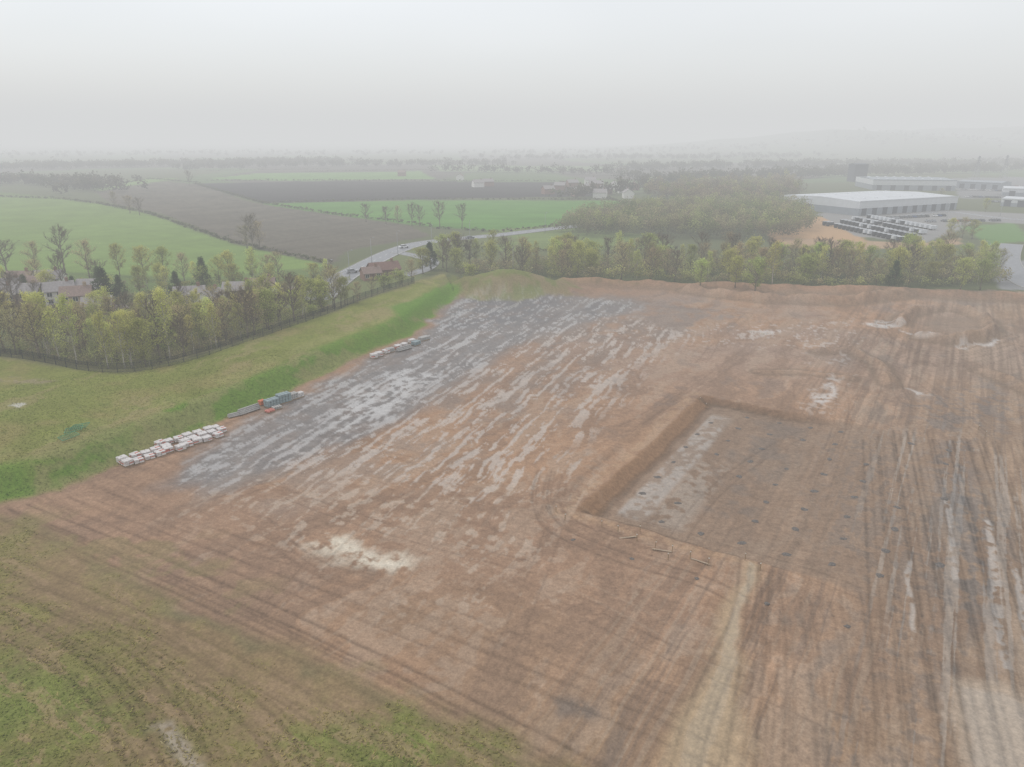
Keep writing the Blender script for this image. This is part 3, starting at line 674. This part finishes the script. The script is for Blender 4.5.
for px,wid,sp in [([(-100,172),(60,168),(190,166),(330,163)],90,1.3),([(-150,188),(0,183),(80,186),(100,192)],40,2.0),([(180,170),(260,167),(400,166),(500,165)],60,3.0),
   ([(440,172),(540,173),(620,176)],25,6),([(500,160),(620,158),(700,160),(800,158)],150,4.5),([(620,170),(740,168),(860,166),(1024,165),(1200,165)],60,2.0),([(640,187),(720,181),(860,176),(1000,172)],14,3.5),
   ([(-200,157),(0,156),(200,154),(420,154),(620,153),(1200,152)],400,8),([(780,175),(900,171),(1050,170)],30,3.5),([(560,200),(600,196),(650,192)],12,5),([(620,180),(800,178)],30,4)]:
    farw+=line_pts(px,wid,sp,len(farw)+3)
fx=np.array(farw);fz=hfun(fx[:,0],fx[:,1])
wood('woodland',[(fx[i,0],fx[i,1],fz[i]) for i in range(len(fx))],(8,14),(5,9),60,2.2,CD,'dark distant woods fading into the mist',16)
hd=[]
for px in [[(262,203),(420,199.5),(620,200)],[(195,184),(262,203),(330,214),(430,226)],[(330,264),(290,256),(230,242),(150,214),(100,204)],[(205,181),(300,180.5),(560,181.5)],
   [(430,228),(500,232),(560,226),(640,212)],[(440,248),(520,251),(680,250)],[(85,190),(150,179),(200,183)],[(0,197),(60,199),(100,204)],[(560,182),(600,196),(640,208)],[(650,186),(725,185)],[(300,172),(420,170),(560,172)],[(205,171),(330,169)]]:
    hd+=line_pts(px,1.0,2.2,len(hd)+5)
hd=[h_ for h_ in hd if random.random()<.85]
wood('hedge',hd,(.9,2.4),(1.0,2.0),34,.6,[(.16,.15,.09),(.18,.18,.08),(.13,.15,.07)],'dark clipped hedges dividing the fields',17)
# ------------------------------------------------------------------ roads
def ribbon(P,w,off=0.,z=.06):
    P=np.asarray(P);d=np.gradient(P,axis=0);d/=np.linalg.norm(d,axis=1)[:,None];nn=np.stack([-d[:,1],d[:,0]],1)
    a_=P+nn*(off-w/2);b_=P+nn*(off+w/2);v_=[];f_=[]
    for i in range(len(P)):
        v_+=[(a_[i][0],a_[i][1],z+hz(*a_[i])),(b_[i][0],b_[i][1],z+hz(*b_[i]))]
        if i: f_.append((2*i-2,2*i,2*i+1,2*i-1))
    return v_,f_
TAR=mat('asphalt_material',(.22,.225,.235),.5,.15,.6);WHT=mat('road_paint_material',(.75,.75,.72),.6,.1,3);KRB=mat('kerb_material',(.36,.35,.33),.8,.15,2)
def road(px,w,label,marks=True,z=.08,m=TAR):
    P=smoothline(px,60);v_,f_=ribbon(P,w,0,z);o=obj('road',mesh_from('road',v_,f_,m),kind='structure',label=label,category='road')
    kb=MB()
    for s in (-1,1):
        a_,_=ribbon(P,.25,s*(w/2+.12),z+.12)
        for i in range(0,len(a_)-2,2):
            q=[a_[i],a_[i+1],a_[i+3],a_[i+2]];lo=[(x,y,zz-.3) for x,y,zz in q]
            kb.poly(q+lo,[(0,3,2,1),(0,1,5,4),(2,3,7,6),(1,2,6,5),(3,0,4,7)])
    obj('kerb',kb.mesh('kerb',KRB),kind='structure',label='pale concrete kerbs along the road',category='kerb')
    if marks:
        mbk=MB()
        for s in (-1,1):
            a_,f2=ribbon(P,.12,s*(w/2-.4),z+.006);mbk.poly(a_,f2)
        L_=np.concatenate([[0],np.cumsum(np.linalg.norm(np.diff(P,axis=0),axis=1))]);t=0
        while t<L_[-1]-3:
            q=np.array([[np.interp(tt,L_,P[:,0]),np.interp(tt,L_,P[:,1])] for tt in (t,t+3)]);a_,f2=ribbon(q,.15,0,z+.006);mbk.poly(a_,f2);t+=7
        obj('road_marking',mbk.mesh('road_marking',WHT),kind='structure',label='white painted lines on the road',category='road marking')
    return P
ROAD=road([(318,300),(338,281),(366,265),(398,250),(430,242),(500,235),(560,228),(650,219)],9,'wet grey two-lane road curving past fields')
road([(395,252),(420,257),(432,262),(424,270),(404,276)],5,'narrow grey side road by the brown-roofed building',False,.075)
road([(-60,322),(60,312),(140,305),(220,297),(290,289),(322,292)],5.5,'pinkish tarmac road between the houses',False,.07,mat('pink_tarmac_material',(.34,.28,.24),.7,.12,.6))
road([(1100,226),(1010,219),(940,212),(880,222)],7,'grey access road to the warehouses',True,.07)
road([(1012,244),(1008,262),(1030,285),(1100,300)],8,'grey service road beside the site corner',False,.07)

# ------------------------------------------------------------------ houses
GLS=mat('window_glass_material',(.03,.035,.04),.15,.1,1,spec=.6);DOOR=mat('door_material',(.12,.07,.05),.5,.1,2);FRM=mat('white_frame_material',(.7,.7,.68),.5,.05,2)
WALLS={'brick':mat('brick_material',(.25,.15,.11),.9,.2,3),'white':mat('render_material',(.66,.65,.61),.85,.06,1),'buff':mat('buff_brick_material',(.38,.29,.2),.9,.15,3)}
ROOFS={'grey':mat('grey_tile_material',(.27,.25,.245),.8,.2,2.5),'brown':mat('brown_tile_material',(.23,.165,.14),.85,.2,2.5),'red':mat('red_tile_material',(.18,.105,.085),.85,.2,2.5)}
winm=MB().box(-.6,.6,-.04,.04,0,1.15).mesh('window',GLS)
frm=MB();frm.box(-.68,.68,-.03,.03,-.08,0).box(-.68,.68,-.03,.03,1.15,1.23).box(-.68,-.6,-.03,.03,0,1.15).box(.6,.68,-.03,.03,0,1.15).box(-.03,.03,-.06,-.041,0,1.15);frm=frm.mesh('frame',FRM)
doorm=MB().box(-.45,.45,-.05,.05,0,2.05).mesh('door',DOOR)
def house(u_,v_,rot,wall,roof,w=7.5,d=6.,h=4.2,rh=2.0,label=None,wins=True,name='house'):
    x,y,z=put(u_,v_);rr_=math.radians(rot)
    e=obj(name,None,(x,y,z),rr_,label=label or f'small {wall} house with {roof} tiled gable roof',category='house',group='houses in the village')
    b_=MB();b_.poly([(-w/2,-d/2,-.3),(w/2,-d/2,-.3),(w/2,d/2,-.3),(-w/2,d/2,-.3),(-w/2,-d/2,h),(w/2,-d/2,h),(w/2,d/2,h),(-w/2,d/2,h),(-w/2,0,h+rh),(w/2,0,h+rh)],
      [(0,1,5,4),(2,3,7,6),(1,2,6,9,5),(3,0,4,8,7)])
    obj('wall',b_.mesh('wall',WALLS[wall]),parent=e)
    r_=MB();o_=.45;k=rh/(d/2)
    for s in (-1,1):
        y0=s*(d/2+o_);z0=h-k*o_;t=.16
        r_.poly([(-w/2-.3,y0,z0),(w/2+.3,y0,z0),(w/2+.3,0,h+rh+.02),(-w/2-.3,0,h+rh+.02),(-w/2-.3,y0,z0+t),(w/2+.3,y0,z0+t),(w/2+.3,0,h+rh+t),(-w/2-.3,0,h+rh+t)],
         [(4,5,6,7),(0,1,5,4),(0,3,2,1),(1,2,6,5),(3,0,4,7)])
    ro=obj('roof',r_.mesh('roof',ROOFS[roof]),parent=e)
    c_=MB().box(-.4,.4,-.3,.3,-1,.9).box(-.45,.45,-.35,.35,.9,1.0).tube([(-.2,0,1.0),(-.2,0,1.3)],.1,6).tube([(.2,0,1.0),(.2,0,1.3)],.1,6)
    obj('chimney',c_.mesh('chimney',WALLS['brick' if wall!='buff' else 'buff']),(w*.3,0,h+rh),parent=ro)
    if wins:
        lv=[.9] if h<3.4 else [.7,2.6]
        for zz in lv:
            for k_,xx in enumerate((-w*.32,0,w*.32)):
                for s in (-1,1):
                    if zz==lv[0] and xx==0:
                        if s==-1: obj('door',doorm,(xx,s*(d/2+.03),0),parent=e)
                        continue
                    wo=obj('window',winm,(xx,s*(d/2+.02),zz),0 if s<0 else math.pi,parent=e);obj('frame',frm,(0,-.015,0),parent=wo)
for a_ in [(12,299,20,'brick','grey'),(42,297,-15,'white','brown'),(30,305,10,'buff','grey'),(4,308,25,'brick','grey'),(62,303,30,'white','grey'),(24,291,0,'brick','brown'),(80,308,20,'buff','brown'),(52,290,10,'white','grey'),(95,300,5,'white','grey'),
   (192,305,15,'white','grey',8,6,3.6,1.8),(213,309,75,'white','grey',7,6,3.6,1.8),(240,300,10,'brick','grey',8,6,3.6,1.8),(264,295,12,'white','brown',7,6,3.4,1.8),(100,314,20,'brick','grey',7,6,3.,1.8)]:
    house(*a_)
house(384,276,28,'brick','red',10,6.5,2.8,2.0,label='long brick building with dull reddish-brown roof beside road')
house(371,279,28,'brick','brown',6,5,2.5,1.6,label='small brick outbuilding with brown roof by road')
for (u_,v_) in [(478,187),(488,186),(560,190),(572,187),(585,192),(596,188),(606,194),(615,189),(624,193),(634,190),(590,184),(578,196),(600,198),(548,194),(628,198),(210,168),(460,180),(402,176)]:
    house(u_,v_,random.choice([0,20,90,70,-15]),random.choice(['white','white','brick']),random.choice(['grey','grey','brown']),random.uniform(9,13),8,4.5,2.5,wins=False)

# ------------------------------------------------------------------ warehouses
CLAD=mat('white_cladding_material',(.58,.60,.62),.5,.04,.3);CLG=mat('grey_cladding_material',(.26,.29,.32),.5,.05,.3);RFW=mat('pale_roof_material',(.56,.58,.60),.6,.05,.1);LGT=mat('rooflight_material',(.66,.68,.70),.4,.03,1);DRK=mat('dark_cladding_material',(.06,.07,.09),.5,.05,.3)
def warehouse(pa,pb,depth,h,label,top=CLAD,low=CLG,doors=10,roof=RFW):
    A_=np.array(G(*pa));B_=np.array(G(*pb));w_=np.linalg.norm(B_-A_);ang=math.atan2(*(B_-A_)[::-1])
    e=obj('warehouse',None,(A_[0],A_[1],0),ang,label=label,category='warehouse',group='warehouses on the industrial estate')
    obj('wall',MB().box(0,w_,0,depth,-.5,h*.5).mesh('wall',low),parent=e)
    obj('cladding',MB().box(-.05,w_+.05,-.05,depth+.05,h*.5,h).mesh('cladding',top),parent=e)
    rk=1.2
    r_=MB().poly([(0,0,h+.02),(w_,0,h+.02),(w_,depth,h+.02),(0,depth,h+.02),(0,depth/2,h+rk),(w_,depth/2,h+rk)],[(0,1,5,4),(2,3,4,5),(3,0,4),(1,2,5)])
    r_.box(-.1,w_+.1,-.25,-.06,h-.3,h+.35)
    ro=obj('roof',r_.mesh('roof',roof),parent=e)
    lm_=bpy.data.meshes.get('rooflight') or MB().box(-.7,.7,0,6,-.2,.3).mesh('rooflight',LGT)
    if w_>60:
        for xx in np.linspace(8,w_-8,8):
            for yy,zz in ((depth*.2,h+rk*.4),(depth*.72,h+rk*.56)): obj('rooflight',lm_,(xx,yy,zz),parent=ro)
    for i in range(doors):
        x0=w_*(i+.5)/doors
        obj('loading_door',bpy.data.meshes.get('loading_door') or MB().box(-2,2,-.12,.05,0,4).box(-2.3,2.3,-.2,.05,4,4.3).mesh('loading_door',DRK),(x0,-.03,0),parent=e)
    return e
warehouse((858,216),(956,209.5),60,8.5,'large low white warehouse with grey base and pale roof')
warehouse((800,210),(857,214.5),48,7.5,'lower pale wing of the large white warehouse',doors=4)
warehouse((872,190),(955,191),60,9,'second hazy white warehouse with grey roof',doors=6,roof=CLG)
warehouse((853,182),(866,182),16,18,'tall dark narrow industrial block beside warehouse',top=DRK,low=DRK,doors=1,roof=DRK)
warehouse((956,188),(1000,190),30,6,'dark low industrial building beyond the car park',top=CLG,doors=4,roof=CLG)
warehouse((1002,196),(1060,198),30,6,'low pale industrial unit beside parked cars',doors=3)
warehouse((1000,206),(1070,210),22,5,'long low white industrial unit with grey base',doors=5)

# ------------------------------------------------------------------ vehicles
CARC={'white':(.7,.7,.7),'silver':(.35,.36,.38),'black':(.02,.02,.025),'blue':(.04,.09,.22),'red':(.35,.03,.02),'grey':(.12,.13,.14)}
RUB=mat('rubber_material',(.02,.02,.02),.8,.1,2)
def carbody(c):
    m=mat('paint_'+c,CARC[c],.3,.03,1,spec=.5);b_=MB();W=.88
    pr_=[(-2.1,.35),(-2.15,.7),(-2.0,.9),(-1.3,.95),(1.0,.92),(1.9,.8),(2.12,.6),(2.1,.35)]
    n=len(pr_);b_.poly([(x,-W,z) for x,z in pr_]+[(x,W,z) for x,z in pr_],[tuple(range(n)),tuple(range(2*n-1,n-1,-1))]+[(i,i+n,(i+1)%n+n,(i+1)%n) for i in range(n)])
    b_.poly([(-1.15,-.62,1.42),(.25,-.62,1.42),(.25,.62,1.42),(-1.15,.62,1.42),(-1.2,-.65,1.38),(.35,-.65,1.38),(.35,.65,1.38),(-1.2,.65,1.38)],[(0,1,2,3),(4,5,1,0),(5,6,2,1),(6,7,3,2),(7,4,0,3)])
    return b_.mesh('body',m)
CB={c:carbody(c) for c in CARC}
CG=MB().poly([(-1.75,-.8,.93),(1.05,-.8,.93),(1.05,.8,.93),(-1.75,.8,.93),(-1.2,-.65,1.38),(.35,-.65,1.38),(.35,.65,1.38),(-1.2,.65,1.38)],[(0,1,5,4),(1,2,6,5),(2,3,7,6),(3,0,4,7)]).mesh('window',GLS)
WH=MB().tube([(0,-.11,0),(0,.11,0)],.33,10).mesh('wheel',RUB)
def car(x,y,rot,c,where,z=.02):
    e=obj('parked_car',None,(x,y,z),rot,label=f'{c} hatchback car parked {where}',category='car',group='cars parked by the warehouses')
    obj('body',CB[c],parent=e);obj('window',CG,parent=e)
    for sx in (-1.3,1.3):
        for sy in (-.8,.8): obj('wheel',WH,(sx,sy,.33),parent=e)
cl=list(CARC)
for (r0,r1,n) in [((958,186),(1024,187),20),((958,190),(1024,192),20),((962,197),(1000,198),12),((885,219),(945,216),14),((985,202),(1024,203),10),((925,222),(1000,221),14)]:
    a_=np.array(G(*r0));b_=np.array(G(*r1))
    for i in range(n):
        if random.random()<.15: continue
        p=a_+(b_-a_)*(i+.5)/n;car(p[0],p[1],math.pi/2+random.uniform(-.05,.05),random.choice(cl),'in a row beside the warehouse')
for (u_,v_,c) in [(404,248,'white'),(470,239,'grey'),(352,273,'silver')]:
    x,y,z=put(u_,v_);car(x,y,.6,c,'on the wet curving road',.09)
TRB=mat('trailer_side_material',(.04,.045,.055),.5,.1,.5);TRW=mat('trailer_roof_material',(.60,.62,.64),.5,.05,.5)
tbm=MB().rbox(-1.25,1.25,-4.2,4.2,1.1,3.7,.08).mesh('trailer_body',TRB);tbw=MB().rbox(-1.25,1.25,-4.2,4.2,1.1,3.7,.08).mesh('trailer_body',TRW);trm=MB().box(-1.28,1.28,-4.25,4.25,3.71,3.8).mesh('trailer_roof',TRW)
chm=MB().box(-.9,.9,-4.2,4.2,.85,1.08).box(-.15,.15,2.8,3,0,.84).mesh('chassis',RUB);tw_=MB().tube([(-1.2,0,0),(1.2,0,0)],.5,10).mesh('wheel',RUB)
for (r0,r1,n,col_) in [((824,225),(903,242),18,.1),((838,222.5),(914,238.5),18,.3),((853,220.3),(925,235),17,.2),((868,218.5),(935,230.5),15,.8)]:
    a_=np.array(G(*r0));b_=np.array(G(*r1));dv=b_-a_;an=math.atan2(dv[1],dv[0])
    for i in range(n):
        if random.random()<.06: continue
        p=a_+dv*(i+.5)/n;wh=random.random()<col_
        e=obj('lorry_trailer',None,(p[0],p[1],.02),an,label=('white' if wh else 'dark')+' box trailer with pale roof parked in a row',category='trailer',group='trailers parked in the yard')
        e.scale=(.68,.42,.6)
        obj('body',tbw if wh else tbm,parent=e);obj('roof',trm,parent=e);obj('chassis',chm,parent=e)
        for yy in (-3.2,-2.2): obj('wheel',tw_,(0,yy,.5),parent=e)

# ------------------------------------------------------------------ fence
FM=mat('fence_metal_material',(.05,.06,.055),.6,.1,2,metal=.3)
P=smoothline([(-120,358),(0,373),(50,380),(95,388),(140,388),(185,379),(230,364),(280,346),(330,326),(380,306),(420,293)],120)
L_=np.concatenate([[0],np.cumsum(np.linalg.norm(np.diff(P,axis=0),axis=1))])
e=obj('fence',None,(0,0,0),label='dark steel mesh fence along the grass bank',category='fence')
pm=MB().tube([(0,0,-.3),(0,0,1.9)],.06,6).box(-.07,.07,-.07,.07,1.9,1.94).mesh('post',FM)
ts=np.arange(0,L_[-1],3.0);pp=[(np.interp(t,L_,P[:,0]),np.interp(t,L_,P[:,1])) for t in ts]
hzv=hfun(np.array([p[0] for p in pp]),np.array([p[1] for p in pp]))
fb=MB()
for i,p in enumerate(pp[:99]): obj('post',pm,(p[0],p[1],hzv[i]),parent=e)
for i in range(len(pp)-1):
    q0=np.array([*pp[i],hzv[i]]);q1=np.array([*pp[i+1],hzv[i+1]])
    for zz in (.1,.7,1.25,1.8): fb.tube([q0+(0,0,zz),q1+(0,0,zz)],.03,3)
    for k in range(1,20):
        q=q0+(q1-q0)*k/20;fb.tube([q+(0,0,.08),q+(0,0,1.85)],.022,3)
obj('mesh_panel',fb.mesh('mesh_panel',FM),parent=e)

# ------------------------------------------------------------------ site materials
PAL=mat('pallet_wood_material',(.30,.21,.12),.9,.2,4);BGW=mat('white_sack_material',(.62,.59,.57),.6,.14,2.5);BGR=mat('red_sack_material',(.50,.18,.14),.6,.35,3);TEAL=mat('grey_green_material',(.24,.30,.31),.6,.2,2);ORG=mat('orange_plastic_material',(.62,.20,.10),.5,.1,2);CON=mat('concrete_material',(.40,.39,.37),.85,.12,2);GRN=mat('green_plastic_material',(.07,.24,.12),.6,.1,2)
pb_=MB()
for yy in (-.5,0,.5): pb_.box(-.6,.6,yy-.05,yy+.05,0,.1)
for k in range(7): pb_.box(-.6+k*.183,-.6+k*.183+.1,-.55,.55,.102,.125)
PALM=pb_.mesh('pallet',PAL)
BAGS=[]
for s in range(4):
    b_=MB();r_=MB()
    for z_ in range(4):
        for i in range(2):
            for j in range(3):
                t=r_ if ((z_==1 and random.random()<.85) or (s>=2 and random.random()<.25)) else b_
                t.rbox(-.58+i*.59,-.01+i*.59,-.53+j*.36,-.19+j*.36,.13+z_*.2,.13+z_*.2+.195,.05,.03)
    BAGS.append((b_.mesh('sacks',BGW),r_.mesh('printed_band',BGR)))
def bagpallet(x,y,rot,where='on a pallet on the muddy verge',s=1.0):
    z=hz(x,y);e=obj('pallet_of_sacks',None,(x,y,z),rot,label='white and red sacks stacked '+where,category='pallet of sacks',group='pallets of sacks beside the bank',scale=(s,s,s*random.uniform(.6,1.0)))
    bm_,rm_=random.choice(BAGS);obj('pallet',PALM,parent=e);obj('sacks',bm_,parent=e);obj('printed_sacks',rm_,parent=e)
p0=np.array(G(122,466));p1=np.array(G(232,432));dv=p1-p0;Lr=np.linalg.norm(dv);dv/=Lr;nv=np.array([-dv[1],dv[0]]);an=math.atan2(dv[1],dv[0])
n=int(Lr/1.5)
for i in range(n):
    for r in range(3):
        if r==2 and i<n*.3: continue
        if random.random()<.08: continue
        q=p0+dv*(i+.5)*1.5+nv*(r*1.6-.2)+rng.normal(size=2)*.14;bagpallet(q[0],q[1],an+random.uniform(-.15,.15),s=1.1)
for (u_,v_) in [(374,358),(379,356),(386,353),(398,349),(404,347),(412,343)]:
    x,y,z=put(u_,v_);bagpallet(x,y,an+random.uniform(-.3,.3),'on a pallet near the bank foot',1.2)
def stack(u_,v_,mat_,label,w=2.2,d=1.2,h=1.3,nx=4,nz=3,name='block_stack',cat='stack of blocks',rot=None):
    x,y,z=put(u_,v_);e=obj(name,None,(x,y,z),an+random.uniform(-.2,.2) if rot is None else rot,label=label,category=cat)
    b_=MB().box(-w/2,w/2,-d/2,-d/2+.1,0,.1).box(-w/2,w/2,d/2-.1,d/2,0,.1).box(-w/2,w/2,-d/2,d/2,.102,.13);obj('pallet',b_.mesh('pallet',PAL),parent=e)
    b_=MB()
    for i in range(nx):
        for k in range(nz):
            for j in range(2): b_.rbox(-w/2+i*w/nx+.03,-w/2+(i+1)*w/nx-.03,-d/2+j*d/2+.03,-d/2+(j+1)*d/2-.03,.14+k*(h-.14)/nz,.14+(k+1)*(h-.14)/nz-.03,.04,.01)
    obj('blocks',b_.mesh('blocks',mat_),parent=e)
stack(272,406,TEAL,'grey-green crates stacked at the bank foot',2.4,1.5,1.4);stack(284,402,TEAL,'grey-green crates stacked at the bank foot',2.4,1.5,1.7);stack(293,399,CON,'pale concrete blocks stacked on a pallet',1.8,1.2,1.2);stack(262,405,ORG,'orange plastic barrier blocks stacked together',1.1,.9,1.0,3,2,'barrier_stack','barriers')
stack(300,397,BGW,'small white wrapped blocks on a pallet',1.3,1,1.0);stack(277,409,CON,'low pale blocks on a pallet',1.6,1.0,.6);stack(416,345,TEAL,'grey crates stacked near timber',2.0,1.4,1.0);stack(424,340,CON,'pale concrete blocks on a low pallet',2.6,1.4,.9);stack(390,352,CON,'pale wrapped blocks on a pallet',1.8,1.2,1.0)
stack(270,412,BGR,'red sacks on a low pallet in mud',1.5,1.1,.5,3,1,'red_sack_stack','sacks')
def pipes(u_,v_,n,L__,r,m,label,rot):
    x,y,z=put(u_,v_);e=obj('pipe_bundle',None,(x,y,z),rot,label=label,category='pipes');b_=MB();st_=MB()
    row=n;zz=r+.1
    while row>0:
        for k in range(row):
            xx=(k-(row-1)/2)*2*r;b_.tube([(xx,-L__/2,zz),(xx,L__/2,zz)],r,10)
        row-=1;zz+=r*1.75
    for yy in (-L__*.3,L__*.3): st_.box(-n*r-.1,n*r+.1,yy-.05,yy+.05,0,.1)
    obj('pipes',b_.mesh('pipes',m,True),parent=e);obj('bearer',st_.mesh('bearer',PAL),parent=e)
pipes(249,412,4,4,.14,CON,'grey pipes bundled on timber bearers',an-math.pi/2+.1);pipes(237,416,3,3.0,.12,CON,'short pale pipes bundled on bearers',an-math.pi/2-.1);pipes(404,350,3,4,.16,CON,'pale pipes lying near the bank',an-math.pi/2)
for (u_,v_,r) in [(74,431,.4),(69,438,.9),(80,428,.2)]:
    x,y,z=put(u_,v_);b_=MB()
    for k in range(9): b_.tube([(-1.1+k*.275,-.9,.2+.03*k),(-1.1+k*.275,.9,.2+.03*k)],.03,4)
    fr=MB().tube([(-1.15,-.95,.2),(1.15,-.95,.45),(1.15,.95,.45),(-1.15,.95,.2),(-1.15,-.95,.2)],.05,5)
    e=obj('green_barrier_panel',None,(x,y,z),r,label='green barrier panel lying flat on the grass',category='barrier')
    obj('frame',fr.mesh('frame',GRN),parent=e);obj('bars',b_.mesh('bars',GRN),parent=e)
STN=mat('dark_stone_material',(.125,.11,.098),.8,.4,5)
PM=[]
for s in range(4):
    rd=random.Random(s+50);n=14;v_=[];f_=[]
    for ring,(rr_,zz) in enumerate([(1.0,-.05),(.8,.07),(.45,.12)]):
        for k in range(n):
            q=rr_*rd.uniform(.7,1.15)*.62;v_.append((q*math.cos(k*6.283/n),q*math.sin(k*6.283/n),zz+rd.uniform(-.03,.04)))
    v_.append((0,0,.11));
    for ring in range(2):
        for k in range(n): f_.append((ring*n+k,ring*n+(k+1)%n,(ring+1)*n+(k+1)%n,(ring+1)*n+k))
    for k in range(n): f_.append((2*n+k,2*n+(k+1)%n,3*n))
    PM.append(mesh_from('stone_pad',v_,f_,STN,True))
def pad(x,y,s=1.): obj('stone_pad',random.choice(PM),(x,y,hz(x,y)),random.uniform(0,6),scale=(s*random.uniform(.8,1.2),s*random.uniform(.6,.9),.6),label='small dark stone pad set in the mud',category='stone pad',group='stone pads in rows across the pit')
for i in range(8):
    for j in range(8):
        uu=4.5+i*6.0+random.uniform(-.25,.25);vv=5+j*5.0+random.uniform(-.25,.25)
        if j>5 and random.random()<.45: continue
        if random.random()<.1: continue
        q=C0+U*uu+V*vv;pad(q[0],q[1],.88)
for i in range(5):
    q=C0+U*(-6.5+random.uniform(-.4,.4))+V*(i*7.5+3);pad(q[0],q[1],.55)
SK=MB().box(-.035,.035,-.035,.035,-.2,1.0).box(-.03,.03,-.05,.05,1.0,1.08).mesh('stake',PAL);TP=MB().box(-.045,.045,-.045,.045,.8,.95).mesh('painted_band',mat('stake_paint_material',(.7,.68,.62),.6,.05,2))
pts=[(602,527),(618,532),(637,541),(655,548),(672,552),(690,558),(708,565),(640,532),(668,560),(556,512),(565,520),(700,402),(706,408),(985,436),(978,430),(745,560),(760,570)]
for (u_,v_) in pts:
    x,y,z=put(u_,v_);e=obj('marker_stake',None,(x,y,z),random.uniform(0,3),label='wooden marker stake with pale band in mud',category='stake',group='marker stakes around the pit');e.rotation_euler[0]=random.uniform(-.1,.1)
    obj('stake',SK,parent=e);obj('painted_band',TP,parent=e)
for (u_,v_,r) in [(628,538,.2),(662,551,-.3),(700,562,-.6)]:
    x,y,z=put(u_,v_);e=obj('timber_board',MB().box(-1.1,1.1,-.09,.09,0,.05).box(-.9,-.8,-.12,.12,-.05,0).box(.8,.9,-.12,.12,-.05,0).mesh('timber_board',mat('pale_timber_material',(.36,.28,.20),.8,.15,3)),(x,y,z+.08),r,label='pale timber board lying on the mud',category='board',group='boards by the pit')

# ------------------------------------------------------------------ lamps and pylons
STL=mat('galvanised_steel_material',(.30,.31,.32),.5,.08,2,metal=.4)
pl=MB().tube([(0,0,0),(0,0,1.2),(0,0,9.6)],[.13,.11,.06],8).tube([(0,0,9.5),(.5,0,9.95),(1.4,0,10.05)],[.05,.045,.04],6).mesh('pole',STL,True)
lh=MB().rbox(1.3,2.0,-.15,.15,9.95,10.13,.05).mesh('lamp_head',STL)
for (u_,v_,r) in [(350,280,-.5),(372,264,-.6),(398,256,-.8),(432,248,-1.2),(470,243,-1.3),(513,275,.4),(545,233,-1.2),(946,222,1),(1000,216,1),(330,292,-.4),(985,270,2)]:
    x,y,z=put(u_,v_);e=obj('street_lamp',None,(x,y,z),r,label='tall grey street lamp with single arm by road',category='street lamp',group='street lamps along the roads')
    obj('pole',pl,parent=e);obj('lamp_head',lh,parent=e)
def pylon(u_,v_,h):
    x,y,z=put(u_,v_);b_=MB();W=h*.1
    def c(t,i):
        w_=W*(1-t)**1.3+.5;return (w_*(1 if i in(0,3) else -1),w_*(1 if i<2 else -1),h*t)
    T=[0,.16,.3,.43,.55,.66,.76,.86,1]
    for k in range(len(T)-1):
        for i in range(4):
            b_.tube([c(T[k],i),c(T[k+1],i)],.18,4);b_.tube([c(T[k],i),c(T[k+1],(i+1)%4)],.10,3);b_.tube([c(T[k],(i+1)%4),c(T[k+1],i)],.10,3)
    e=obj('electricity_pylon',None,(x,y,z),.5,label='steel lattice electricity pylon standing in mist',category='pylon',group='pylons in the mist')
    obj('tower',b_.mesh('tower',STL),parent=e);a2=MB()
    for t,l in ((.66,.17),(.8,.21),(.93,.14)):
        for s in (-1,1):
            a2.tube([(0,0,h*t),(s*h*l,0,h*t)],.16,4);a2.tube([(0,0,h*(t+.05)),(s*h*l,0,h*t)],.1,3);a2.tube([(s*h*l,0,h*t),(s*h*l,0,h*t-1.6)],.1,4)
    obj('cross_arm',a2.mesh('cross_arm',STL),parent=e)
pylon(975,180,26);pylon(1003,178,26)
print('trees',NT)
